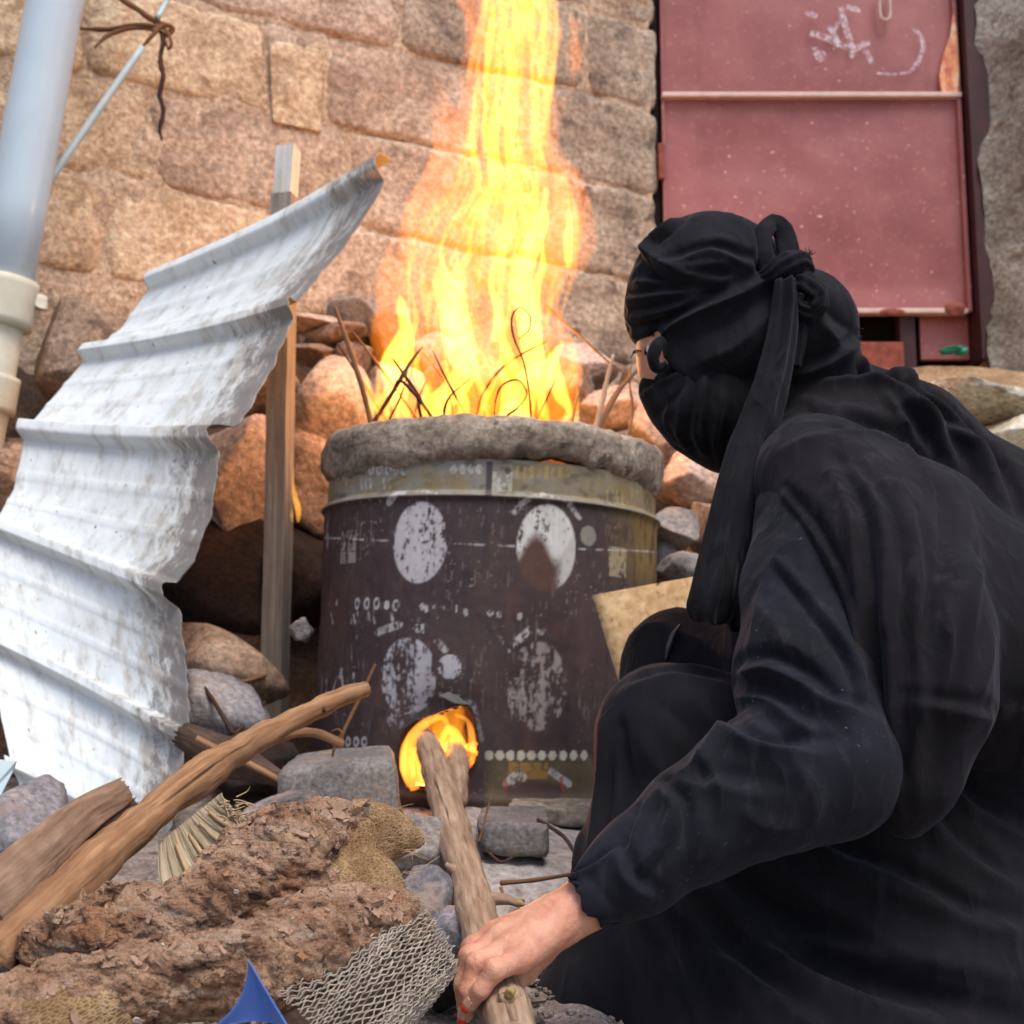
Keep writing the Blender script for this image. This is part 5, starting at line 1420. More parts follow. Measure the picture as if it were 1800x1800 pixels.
V, Fc = rock_mesh(P(898, 1746, .971), (10 * mpp(1.0), .006, 10 * mpp(1.0)), 5, cuts=3, sub=3, rough=.2)
obj('cut_knot', V, Fc, M['cut_yellow'], hs_)

# ------------------------------------------------------------------ plank and sliver, lower left
def trough(name, pts, wpx, mat, parent, seed, thick=.008, curl=.5, label=None, cat=None, n=60, m=22):
    C = catmull(np.array([P(*p) for p in pts]), n); T = np.gradient(C, axis=0); T /= np.linalg.norm(T, axis=1)[:, None]
    view = C - CAM; view /= np.linalg.norm(view, axis=1)[:, None]
    Wd = np.cross(T, view); Wd /= np.linalg.norm(Wd, axis=1)[:, None]; Up = np.cross(Wd, T)
    wv = np.interp(np.linspace(0, 1, n), np.linspace(0, 1, len(wpx)), wpx) * C[:, 1] / F / 2
    u = np.linspace(-1, 1, m)
    rag = .006 * perlin(np.stack([u * 6, u * 0 + seed, u * 0], -1))
    X = C[:, None] + Wd[:, None] * (u[None, :, None] * wv[:, None, None]) + Up[:, None] * ((curl * u ** 2)[None, :, None] * wv[:, None, None])
    X[0] -= T[0] * (rag * 3)[:, None]
    f = X.reshape(-1, 3); f = f + .0016 * fbm(f * 40 + seed, 3)[:, None] * Up.repeat(m, 0)
    b = f - (Up * thick).repeat(m, 0)
    G = np.stack([np.repeat(u[None], n, 0) * wv[:, None], 0 * X[..., 0], np.repeat(np.linspace(0, .5, n)[:, None], m, 1)], -1).reshape(-1, 3)
    Fq = grid_faces(n, m); nn0 = len(f)
    return obj(name, np.vstack([f, b]), np.vstack([Fq, Fq[:, ::-1] + nn0, rim_faces(n, m, nn0)]), mat, parent, attrs={'grain': np.vstack([G, G + .02])}, label=label, cat=cat)
pk = thing('split_plank', 'split grey brown plank with broken end in the lower left corner', 'plank', P(60, 1560, 1.0))
trough('face', [(208, 1396, 1.2), (150, 1432, 1.13), (70, 1500, 1.03), (-40, 1600, .92)], [46, 66, 84, 100], M['plank'], pk, 1, .012, .25)
trough('inner_lip', [(226, 1424, 1.215), (160, 1482, 1.13), (80, 1560, 1.04), (-40, 1680, .93)], [22, 52, 76, 96], M['plank_dark'], pk, 2, .012, -.15)
# dark bark strip behind the stick
trough('bark_strip', [(318, 1290, 1.75), (400, 1330, 1.72), (505, 1374, 1.7)], [44, 70, 20], M['plank_dark'], None, 3, .012, .5, 'dark curled strip of bark behind the long stick', 'bark')
stick('twig', [(345, 1298, 1.7, 6), (385, 1318, 1.7, 6), (440, 1344, 1.69, 6), (504, 1378, 1.68, 5)], M['stick_orange'], 'reddish stem along the dark bark strip', 'twig', sides=8, noise=.001, lump=0)
# twigs over the ash left of the oven
for k, (pl, lb) in enumerate((([(350, 1196, 1.95), (380, 1240, 1.9), (410, 1290, 1.88)], 'dark thin twig on the ash grey rock'), ([(405, 1300, 1.9), (440, 1262, 1.95), (465, 1235, 2.0)], 'second dark twig crossing on the ash grey rock'), ([(402, 1205, 2.0), (440, 1195, 2.02), (468, 1186, 2.04)], 'orange brown twig lying on the sloping rock'))):
    stick('twig', [(a, b, Y, 4) for a, b, Y in pl], M['twig_dark' if k < 2 else 'twig'], lb, 'twig', sides=7, noise=.001, lump=0, seed=k)

# ------------------------------------------------------------------ frayed frond base
fr_ = thing('palm_sheath', 'frayed pale palm sheath under the long stick', 'palm sheath', P(340, 1570, 1.15))
tips = [(300, 1606, 1.12), (350, 1590, 1.13), (395, 1556, 1.14), (426, 1516, 1.15), (438, 1480, 1.16), (428, 1444, 1.18), (408, 1410, 1.2)]
rootp = P(278, 1482, 1.21); rootq = P(388, 1394, 1.25)
nn_, mm_ = 70, 40
tp = catmull(np.array(PP(tips)), nn_)
X = []
for i in range(nn_):
    a = i / (nn_ - 1); r0 = rootp * (1 - a) + rootq * a
    for j in range(mm_):
        u = j / (mm_ - 1); ln = .86 + .14 * math.sin(i * 1.7) * math.sin(i * .53 + 1)
        q = r0 + (tp[i] - r0) * u * ln
        q = q + np.array([0, -.016 * math.sin(u * 2.4) - .004 * math.sin(i * .9) * u, 0])
        X.append(q)
X = np.array(X); Fq = grid_faces(nn_, mm_)
G = np.stack([np.repeat(np.arange(nn_)[:, None] * .0018, mm_, 1), np.zeros((nn_, mm_)), np.repeat(np.linspace(0, .15, mm_)[None], nn_, 0)], -1).reshape(-1, 3)
obj('leaf_base', np.vstack([X, X + [0, .006, 0]]), np.vstack([Fq, Fq[:, ::-1] + len(X), rim_faces(nn_, mm_, len(X))]), M['sheath'], fr_, attrs={'grain': np.vstack([G, G])})
parts = []; rg = np.random.default_rng(3)
for k in range(80):
    i = rg.integers(30, nn_ - 1); a = i / (nn_ - 1); r0 = rootp * (1 - a) + rootq * a
    e = tp[i] + rg.normal(size=3) * .006; st = r0 + (e - r0) * rg.uniform(.75, .93) + [0, -.012, 0]
    d = (e - st); tip = st + d * rg.uniform(.9, 1.25) + rg.normal(size=3) * .006 + [.003, 0, -.004]
    parts.append(tube([st, (st + tip) / 2 + rg.normal(size=3) * .003 + [0, -.003, 0], tip], [.0007, .0007, .0004], sides=4, n=7, caps=False))
V, Fq, G = merge(parts)
obj('frayed_fibres', V, Fq, M['fibre'], fr_, kind='stuff')
for k in range(4):
    i = [16, 27, 38, 50][k]; a = i / (nn_ - 1); r0 = rootp * (1 - a) + rootq * a
    pth = [r0 + (tp[i] - r0) * u + np.array([0, -.018 * math.sin(u * 2.4) - .003, 0]) for u in (.2, .5, .75, .95)]
    tube_obj('rib', pth, [.0018, .0022, .0022, .0016], M['fibre'], fr_, sides=6, n=16, noise=.001, nscale=60, seed=k)

# ------------------------------------------------------------------ blocks, boards
def slab(name, corn, mat, label, cat, sub=8, noise=.006, nscale=18, seed=0, rnd=.08, grain=False):
    V, Fc = hull_box([P(*c) for c in corn], sub, noise, nscale, seed, rnd)
    return obj(name, V, Fc, mat, label=label, cat=cat, attrs={'grain': V} if grain else None)
# order: i (left, right), j (near, far), k (bottom, top)
slab('concrete_block', [(476, 1470, 1.66), (712, 1475, 1.66), (520, 1400, 1.84), (704, 1400, 1.84), (484, 1354, 1.66), (694, 1330, 1.66), (522, 1322, 1.84), (688, 1306, 1.84)], M['concrete'], 'broken grey concrete block left of the stoke hole', 'block', seed=3, noise=.005)
slab('flat_stone', [(845, 1500, 1.50), (966, 1512, 1.50), (850, 1470, 1.66), (960, 1470, 1.66), (832, 1446, 1.50), (970, 1446, 1.50), (850, 1412, 1.66), (960, 1418, 1.66)], M['concrete'], 'flat grey stone brick right of the held stick', 'stone', seed=4, noise=.008)
slab('flat_stone', [(900, 1452, 1.72), (1060, 1456, 1.72), (900, 1430, 1.84), (1060, 1430, 1.84), (892, 1418, 1.72), (1060, 1422, 1.72), (900, 1400, 1.84), (1060, 1402, 1.84)], M['clay'], 'thin stone slab under the right foot of the oven', 'stone', seed=5, noise=.006)
slab('plywood_board', [(1092, 1215, 1.66), (1262, 1215, 1.66), (1098, 1214, 1.676), (1270, 1214, 1.676), (1041, 1046, 1.80), (1216, 1014, 1.80), (1048, 1045, 1.816), (1222, 1014, 1.816)], M['ply'], 'tan plywood board leaning between oven and knees', 'board', sub=6, noise=.001, rnd=.0, grain=True)
# charcoal lump lower left
rock('charcoal', 'black charred wood lump in the lower left', 50, 1700, .93, 170, 90, .09, M['char'], 70, rot=-.3, cat='charcoal', rough=.3)
# blue plastic shard
n_ = 24
a = np.linspace(0, 1, n_)
L_ = np.array([P(436 - 4 * t - 66 * t ** 2.6, 1687 + 125 * t, .76 + .0 * t) for t in a]); R_ = np.array([P(436 + 74 * t ** 1.05, 1687 + 125 * t, .75 - .03 * t) for t in a])
U = np.linspace(0, 1, 14)
X = L_[:, None] * (1 - U)[None, :, None] + R_[:, None] * U[None, :, None]
X[:, :, 1] += .02 * np.sin(np.pi * U)[None] * a[:, None]
f = X.reshape(-1, 3); Fq = grid_faces(n_, 14)
obj('plastic_shard', np.vstack([f, f + [0, .0025, 0]]), np.vstack([Fq, Fq[:, ::-1] + len(f), rim_faces(n_, 14, len(f))]), M['blue_plastic'], label='pointed blue plastic shard sticking up at the bottom edge', cat='plastic shard')
# ground twigs
gt = [([(880, 1552, 1.33), (930, 1548, 1.34), (985, 1540, 1.35), (1010, 1536, 1.36)], 4, 'brown twig on the ash, right of the held stick'), ([(860, 1500, 1.42), (880, 1515, 1.41), (900, 1508, 1.42)], 3, 'curled bit of stem beside the held stick'), ([(880, 1560, 1.32), (890, 1578, 1.31), (922, 1584, 1.31)], 3, 'dark curl of bark near the branch stub'), ([(945, 1440, 1.52), (990, 1470, 1.50), (1010, 1500, 1.48)], 3, 'thin twig beside the flat stone brick'),
      ([(700, 1400, 1.6), (708, 1430, 1.58), (730, 1448, 1.56)], 2.5, 'thin forked stem in front of the stoke hole'), ([(830, 1700, 1.1), (838, 1712, 1.08)], 2, 'white splinter between black stone and fingers'), ([(860, 1410, 1.5), (850, 1450, 1.48), (842, 1480, 1.47)], 2, 'pale grass stalk against the flat stone brick'), ([(925, 1765, 1.02), (960, 1760, 1.03)], 2.5, 'short twig on the ground right of the hand')]
for k, (pl, r, lb) in enumerate(gt):
    stick('twig', [(a, b, Y, r) for a, b, Y in pl], M['twig' if k % 2 == 0 else 'twig_dark'], lb, 'twig', sides=7, noise=.0012, lump=0, seed=20 + k)
# ash heap spilling from the stoke hole
c = P(800, 1460, 1.62)
nu = 70; U, W = np.meshgrid(np.linspace(-1, 1, nu), np.linspace(-1, 1, nu), indexing='ij')
x = c[0] + .26 * U; yv = 1.60 + .30 * W
d = np.sqrt(U ** 2 + W ** 2)
z = ground_z(x, yv) - .01 + .055 * np.clip(1 - d, 0, 1) ** .8
V = np.stack([x, yv, z], -1).reshape(-1, 3); V[:, 2] += .008 * fbm(V * 22, 4, .6)
m = NT('ash'); n = m.noise(m.coord(), 60, 5, .7)
m.bump([(n, .6, .006)]); M['ash'] = m.fin(m.ramp(n, [(.3, srgb(120, 112, 110)), (.55, srgb(176, 168, 164)), (.7, srgb(198, 192, 188))]), .95, .1)
obj('ash_heap', V, grid_faces(nu, nu), M['ash'], label='pale grey ash spilling from the stoke hole', cat='ash', kind='stuff')

# ------------------------------------------------------------------ dead cactus trunk
tr = thing('dead_trunk', 'flaking brown dead cactus trunk with netted fibrous end in the foreground', 'log', P(350, 1780, .86))
def chain(lst, sg=1, k=.02):
    out = []
    for a, b in zip(lst[:-1], lst[1:]):
        out.append((s_cap(P(*a[:3]), a[3] * mpp(a[2]), P(*b[:3]), b[3] * mpp(b[2])), k, sg))
    return out
bark = chain([(90, 1655, .905, 44), (180, 1628, .905, 58), (300, 1612, .915, 60), (410, 1572, .93, 76), (510, 1510, .955, 88), (570, 1470, .97, 66), (620, 1458, .985, 44)], 1, .006)
bark += chain([(-120, 1850, .80, 78), (40, 1790, .82, 76), (240, 1740, .84, 74), (420, 1705, .86, 76), (560, 1650, .90, 80), (680, 1612, .93, 50), (742, 1626, .935, 30)], 1, .006)
bark += chain([(420, 1640, .93, 70), (560, 1570, .95, 70)], 1, .006)
bark += chain([(660, 1560, .86, 62), (735, 1530, .87, 62)], -1, .012)
bark += chain([(610, 1830, .78, 100), (760, 1720, .82, 90)], -1, .012)
bark.append((s_ell(P(500, 1555, .88), (.016, .03, .014)), .008, -1))
def bwarp(Fd, X, Y, Z):
    q = np.stack([X.ravel(), Y.ravel(), Z.ravel()], -1)
    r = q @ np.array(Matrix.Rotation(.52, 3, 'Y')); n1 = fbm(r * np.array([13, 30, 30]), 4, .6); n2 = np.abs(fbm(r * np.array([16, 60, 60]) + 7, 3)); n3 = fbm(q * 11 + 3, 2)
    return Fd - (.008 * n1 - .010 * n2 + .007 * n3).reshape(X.shape).astype(np.float32)
V, Fq = sdf_mesh(bark, .0022, warp=bwarp)
Nb = normals(V, Fq)
q = V @ np.array(Matrix.Rotation(.52, 3, 'Y'))
e_, c_ = worley(q * np.array([20, 60, 60]) + .6 * np.stack([fbm(q * 40, 2), fbm(q * 40 + 5, 2), fbm(q * 40 + 9, 2)], -1))
e2, c2 = worley(q * np.array([55, 170, 170]), 4)
V = V + Nb * (.0018 * sstep(0, .14, e_) + .0022 * (c_ - .5) + .0014 * (c2 - .5) + .0008 * sstep(0, .2, e2) + .0016 * fbm(V * 130, 3, .7))[:, None]
obj('bark', V, Fq, M['bark'], tr)
# loose flakes
rg = np.random.default_rng(12)
px_, py_ = proj(V); vis = (Nb @ np.array([0, -1, .35]) > .1) & (px_ > -40) & (px_ < 800) & (py_ < 1830)
idx = np.nonzero(vis)[0]
fl = {'a': [], 'b': [], 'c': [], 'd': []}
for k in range(170):
    i = rg.choice(idx); n = Nb[i]; t = np.cross(n, rg.normal(size=3)); t /= np.linalg.norm(t); b = np.cross(n, t)
    sz = rg.uniform(.0014, .0042) * (2.2 if rg.random() < .08 else 1)
    u = np.linspace(-1, 1, 5); UU, WW = np.meshgrid(u, u, indexing='ij')
    ed = 1 + .2 * rg.normal(size=UU.shape) * (np.maximum(np.abs(UU), np.abs(WW)) > .9)
    lift = rg.uniform(.05, .45)
    Q = V[i] + (UU * ed * sz)[..., None] * t + (WW * ed * sz * rg.uniform(.25, .8))[..., None] * b + (.0015 + sz * lift * (.25 * (UU + 1) + .35 * WW ** 2 + .12 * rg.normal(size=UU.shape)))[..., None] * n
    Q = Q.reshape(-1, 3); f = grid_faces(5, 5)
    key = rg.choice(['a', 'b', 'c', 'd'], p=[.66, .08, .04, .22])
    fl[key].append((np.vstack([Q, Q - n * .0012]), np.vstack([f, f[:, ::-1] + 25, rim_faces(5, 5, 25)]), None))
for key, pr in fl.items():
    Vv, Ff, _ = merge(pr)
    obj('bark_flakes', Vv, Ff, M['flake_' + key], tr, smooth=False, kind='stuff')
# spongy golden core showing where the bark is gone
core = chain([(470, 1560, .97, 60), (560, 1505, .985, 76), (640, 1468, .995, 52), (690, 1466, 1.0, 26), (744, 1478, 1.0, 4)])
core += chain([(520, 1660, .92, 80), (600, 1594, .955, 72), (660, 1560, .965, 38), (696, 1606, .95, 30)])
core += chain([(60, 1800, .815, 70), (220, 1762, .835, 68)])
def cwarp(Fd, X, Y, Z):
    q = np.stack([X.ravel() * 30, Y.ravel() * 30, Z.ravel() * 30], -1)
    return Fd + (.004 * fbm(q, 3)).reshape(X.shape).astype(np.float32)
V, Fq = sdf_mesh(core, .0035, warp=cwarp)
Rg = np.array(Matrix.Rotation(-.55, 3, 'Y'))
obj('spongy_core', V, Fq, M['sponge'], tr, attrs={'grain': (V @ Rg)[:, [1, 2, 0]]})
# netted wood skeleton, lower right
A0, A1 = P(520, 1850, .86), P(735, 1665, .94)
axv = (A1 - A0) / np.linalg.norm(A1 - A0); Ln = np.linalg.norm(A1 - A0)
e1 = np.cross(axv, [0, 1, 0]); e1 /= np.linalg.norm(e1); e2 = np.cross(axv, e1)
def netpt(v, th, dr=0):
    R = np.interp(v, [0, .5, 1.0], [100, 96, 72]) * mpp(.9) + dr
    R = R * (1 + .05 * math.sin(3 * th + 6 * v))
    return A0 + axv * (v * Ln * 1.08) + (e1 * math.cos(th) + e2 * math.sin(th)) * R
parts = []; nst = 150
for i in range(nst):
    ph = rg.uniform(-.3, .3); amp = .5 * 2 * np.pi / nst; dr = rg.uniform(-.002, .002)
    per = 26
    pth = []
    for j in range(90):
        v = j / 89 * (1 - .05 * rg.random() if j > 82 else 1)
        th = 2 * np.pi * i / nst + amp * math.sin(2 * np.pi * v * per / 2 + math.pi * (i % 2) + .5 * math.sin(i * 2.1 + v * 7) + ph) + .05 * math.sin(4 * v + i * .3)
        pth.append(netpt(v, th, dr + .0012 * math.sin(j * .9 + i)))
    parts.append(tube(pth, [.0004, .0006, .0006, .0006, .0004], sides=3, n=90, caps=False))
V, Fq, G = merge(parts)
obj('net_fibres', V, Fq, M['net_fibre'], tr, kind='stuff')
V, Fq = sdf_mesh([(s_cap(A0 - axv * .02, .028, A1 - axv * .004, .018), .01, 1)], .005)
obj('net_heart', V, Fq, M['plank_dark'], tr, attrs={'grain': V})

# torn splinters along the top edge of the bark
parts = []
for k in range(70):
    t = rg.random()
    a = np.array([np.interp(t, [0, .25, .5, .8, 1], [90, 200, 330, 520, 640]), np.interp(t, [0, .25, .5, .8, 1], [1610, 1560, 1595, 1440, 1412])])
    b0 = P(a[0] + rg.normal() * 10, a[1] + rg.uniform(4, 26), np.interp(t, [0, .5, 1], [.88, .91, .97]))
    d = np.array([rg.normal() * .7, rg.normal() * .4 - .2, rg.uniform(.4, 1)]); d /= np.linalg.norm(d); L = rg.uniform(.006, .017)
    sd_ = np.cross(d, [0, 1, 0]); sd_ /= np.linalg.norm(sd_); wv = rg.uniform(.002, .006)
    Q = np.array([b0 - sd_ * wv, b0 + sd_ * wv, b0 + d * L * .6 + sd_ * wv * rg.uniform(.2, .9), b0 + d * L + sd_ * wv * rg.normal() * .4, b0 + d * L * .55 - sd_ * wv * rg.uniform(.2, .9)])
    Q[2:] += np.array([0, rg.normal() * .003, 0])
    parts.append((np.vstack([Q, Q + [0, .0013, 0]]), [(0, 1, 2, 3, 4), (9, 8, 7, 6, 5)] + [(i, i + 5, (i + 1) % 5 + 5, (i + 1) % 5) for i in range(5)], None))
V, Fq, _ = merge(parts)
obj('bark_splinters', V, Fq, M['bark'], tr, smooth=False, kind='stuff')
# loose hairs along the torn end of the trunk
parts = []
for k in range(110):
    a = P(rg.uniform(640, 745), rg.uniform(1420, 1500), .97) if k % 2 else P(rg.uniform(660, 735), rg.uniform(1520, 1640), .925)
    d = np.array([rg.uniform(.2, 1), rg.uniform(-.6, .2), rg.uniform(-.5, .5)]); d /= np.linalg.norm(d)
    L = rg.uniform(.006, .018)
    parts.append(tube([a, a + d * L * .5 + rg.normal(size=3) * .0015, a + d * L + rg.normal(size=3) * .003], [.0003, .0003, .00015], sides=3, n=6, caps=False))
V, Fq, G = merge(parts)
obj('loose_fibres', V, Fq, M['fibre'], tr, kind='stuff')
# ------------------------------------------------------------------ the crouching person
per = thing('person', 'person in black robe and face veil crouching beside the oven, feeding a stick', 'person', (P(1500, 1500, 1.4)[0], 1.4, .09))
def caps(lst, k=.025):
    out = []
    for a, b in zip(lst[:-1], lst[1:]):
        out.append((s_cap(P(*a[:3]), a[3] * mpp(a[2]), P(*b[:3]), b[3] * mpp(b[2])), k, 1))
    return out
def garment(name, prims, h, fl, mat, lev=1, wr=.0022, wscale=(14, 14, 6), seed=0, rel=2, amp=1.9, parent=per, extra=None):
    V, Fq = sdf_mesh(prims, h)
    V = relax(V, Fq, rel)
    V, Fq = subdiv(V, Fq, lev)
    if extra is not None: V = extra(V, normals(V, Fq))
    N = normals(V, Fq)
    V = V + N * (wr * fbm(V * np.array(wscale) + seed, 3))[:, None]
    q = V * np.array(wscale) * .6 + seed * 1.9
    rid = .62 - np.abs(fbm(q + .8 * fbm(q * .5 + 3, 2)[:, None], 3, .5)) * 2.2
    V = V + N * (wr * 2.2 * np.clip(rid, 0, 1) ** 2 * sstep(-.25, .35, perlin(q * .45 + 11)))[:, None]
    q2 = V * np.array(wscale)[[1, 0, 2]] * 1.5 + seed * 4.1
    rid2 = .5 - np.abs(fbm(q2 + .7 * fbm(q2 * .5 + 7, 2)[:, None], 2, .5)) * 2.4
    V = V + N * (wr * .9 * np.clip(rid2, 0, 1) ** 1.5 * sstep(-.2, .3, perlin(q2 * .3 + 21)))[:, None]
    V = folds(V, Fq, [(f[0], f[1] * 1.25) + tuple(f[2:]) for f in fl], amp)
    V = relax(V, Fq, 1, .4)
    return obj(name, V, Fq, mat, parent)

# --- body: head, trunk, limbs as one skin, the hand at finer grain
body = [(s_ell(P(1250, 555, 1.42), (.084, .070, .090), .35), .02, 1), (s_ell(P(1192, 632, 1.42), (.049, .056, .056)), .02, 1)] + caps([(1290, 640, 1.42, 46), (1450, 780, 1.42, 48), (1620, 1050, 1.42, 130), (1740, 1390, 1.42, 190)]) \
    + caps([(1450, 870, 1.30, 55), (1440, 1320, 1.14, 50), (1240, 1450, 1.095, 46), (1100, 1545, 1.07, 40)]) + caps([(1440, 860, 1.56, 55), (1480, 1200, 1.6, 48)]) \
    + caps([(1700, 1440, 1.36, 110), (1200, 1290, 1.31, 70), (1110, 1740, 1.25, 48)]) + caps([(1640, 1330, 1.5, 100), (1215, 1180, 1.555, 62), (1150, 1600, 1.52, 45)])
V1, F1 = sdf_mesh(body, .008)
# left hand over the stick
wr = (1016, 1597, 1.062)
mcp = {'pinky': (912, 1687, 1.005), 'ring': (894, 1667, 1.022), 'middle': (878, 1652, 1.042), 'index': (868, 1645, 1.062)}
fing = {'pinky': [(870, 1706, .988), (845, 1740, .986), (826, 1766, .992)], 'ring': [(838, 1694, 1.004), (824, 1742, .998), (818, 1784, 1.004)], 'middle': [(826, 1684, 1.026), (815, 1732, 1.022), (817, 1772, 1.028)], 'index': [(830, 1668, 1.048), (817, 1706, 1.046), (824, 1748, 1.052)]}
rad = {'pinky': (.0092, .0080, .0070, .0058), 'ring': (.0100, .0086, .0076, .0062), 'middle': (.0104, .0088, .0078, .0064), 'index': (.0104, .0088, .0078, .0064)}
hand = [(s_cap(P(1120, 1535, 1.075), .027, P(*wr), .0225), .012, 1)]
for f in mcp:
    w2 = P(1005, 1604, 1.062) * .75 + P(*mcp[f]) * .25
    hand.append((s_cap(w2, .0165, P(*mcp[f]), rad[f][0] + .0018), .010, 1))
hand.append((s_cap(P(985, 1622, 1.06), .017, P(925, 1672, 1.03), .013), .010, 1))
for f in mcp:
    pts = [mcp[f]] + fing[f]
    for a in range(3):
        hand.append((s_cap(P(*pts[a]), rad[f][a], P(*pts[a + 1]), rad[f][a + 1]), .0028, 1))
    # knuckle swelling
    hand.append((s_ell(P(*fing[f][0]) + [0, -.0012, .001], (rad[f][1] * 1.06,) * 3), .003, 1))
for a, b, r0, r1 in (((985, 1632, 1.085), (948, 1672, 1.085), .0145, .0125), ((948, 1672, 1.085), (926, 1702, 1.075), .0118, .0105), ((926, 1702, 1.075), (908, 1728, 1.062), .0100, .0076)):
    hand.append((s_cap(P(*a), r0, P(*b), r1), .006, 1))
V2, F2 = sdf_mesh(hand, .0016, pad=.012)
V2 = relax(V2, F2, 2, .5)
N2 = normals(V2, F2)
# tendons, knuckle hollows and skin creases
def near_line(V, a, b):
    d = b - a; t = np.clip((V - a) @ d / (d @ d), 0, 1); return np.linalg.norm(V - a - t[:, None] * d, axis=1)
up = np.clip(N2 @ np.array([-.35, -.6, .7]), 0, 1)
for f in mcp:
    dl = near_line(V2, P(1000, 1606, 1.045), P(*mcp[f]) + np.array([-.002, -.006, .008]))
    V2 = V2 + N2 * (.0010 * np.exp(-(dl / .004) ** 2) * up)[:, None]
    for q in (fing[f][0], fing[f][1]):
        dd = np.linalg.norm(V2 - P(*q), axis=1)
        V2 = V2 - N2 * (.0003 * np.sin(dd * 2600) * np.exp(-(dd / .008) ** 2) * up)[:, None]
V2 = V2 + N2 * (.0005 * fbm(V2 * 160, 3))[:, None]
obj('body', np.vstack([V1, V2]), np.vstack([F1, F2 + len(V1)]), M['skin'], per)
# finger nails with red tips
def nail(tip, dip, r):
    t = P(*tip); d = t - P(*dip); d /= np.linalg.norm(d)
    vw = CAM - t; vw = vw / np.linalg.norm(vw) + np.array([-.55, 0, .15]); n = vw - d * (vw @ d); n /= np.linalg.norm(n); s = np.cross(d, n)
    par = per
    for nm, l0, l1, mat in (('nail', -.0075, .0012, 'nail'), ('nail_tip', .0012, .0052, 'nail_red')):
        a = np.linspace(-.72, .72, 9); l = np.linspace(l0, l1, 6); A, L = np.meshgrid(a, l, indexing='ij')
        wd = r * 1.02 * np.where(L > .002, 1 - ((L - .002) / .0075) ** 2 * .6, 1)
        Q = t + (np.sin(A) * wd)[..., None] * s + (np.cos(A) * r * 1.02 + .0004 - .10 * np.maximum(L, 0))[..., None] * n + L[..., None] * d
        Q = Q.reshape(-1, 3); f = grid_faces(9, 6)
        par = obj(nm, np.vstack([Q, Q - n * .0008]), np.vstack([f, f[:, ::-1] + len(Q), rim_faces(9, 6, len(Q))]), M[mat], par)
nail(fing['pinky'][2], fing['pinky'][1], rad['pinky'][3]); nail(fing['ring'][2], fing['ring'][1], rad['ring'][3])
# eyelashes and brow in the slit of the veil
for k in range(9):
    a = P(1128 - k * .6, 618 + k * .8, 1.40 + .004 * k)
    tube_obj('eyelash', [a, a + np.array([-.006, -.003, .0012 + .0006 * (k % 3)]), a + np.array([-.0105, -.005, -.001 - .0006 * k])], [.0007, .0006, .0003], M['lash'], per, sides=5, n=8)

M['eye_white'] = plain('eye_white', srgb(206, 198, 190), .25, .5, .05)
fc_ = P(1192, 632, 1.42)
for sg in (-1, 1):
    ec = fc_ + np.array([-.0325, sg * .030, .003])
    Vi, Fi = ico(3)
    ey = obj('eye', Vi * np.array([.0095, .0125, .0075]) + ec, Fi, M['eye_white'], per)
    obj('iris', Vi * np.array([.003, .0052, .0055]) + ec + [-.0078, -sg * .001, -.001], Fi, M['lash'], ey)
    tube_obj('eyebrow', [ec + [-.001, -.016, .014], ec + [-.004, 0, .0170], ec + [-.001, .016, .014]], [.0010, .0018, .0010], M['lash'], per, sides=8, n=16)
# --- robe
robe = caps([(1195, 1166, 1.56, 98), (1400, 1240, 1.53, 125), (1620, 1340, 1.5, 160)], .018)
robe += caps([(1180, 1288, 1.30, 122), (1400, 1350, 1.32, 150), (1660, 1440, 1.36, 190)], .018)
robe += caps([(1165, 1310, 1.30, 108), (1130, 1550, 1.27, 112), (1080, 1790, 1.23, 128)], .03)
robe += caps([(1190, 1210, 1.55, 90), (1130, 1700, 1.50, 95)], .03)
robe += caps([(1080, 1840, 1.23, 130), (1400, 1880, 1.22, 190), (1800, 1850, 1.28, 260)], .05)
robe += caps([(1230, 1520, 1.28, 110), (1560, 1620, 1.30, 210), (1820, 1640, 1.36, 260)], .05)
robe += caps([(1440, 810, 1.42, 120), (1560, 1000, 1.42, 190), (1740, 1350, 1.42, 280), (1850, 1600, 1.42, 280)], .04)
robe += caps([(1430, 850, 1.30, 95), (1410, 830, 1.56, 95)], .04)
robe += caps([(1370, 950, 1.45, 95), (1400, 1150, 1.46, 130)], .04)
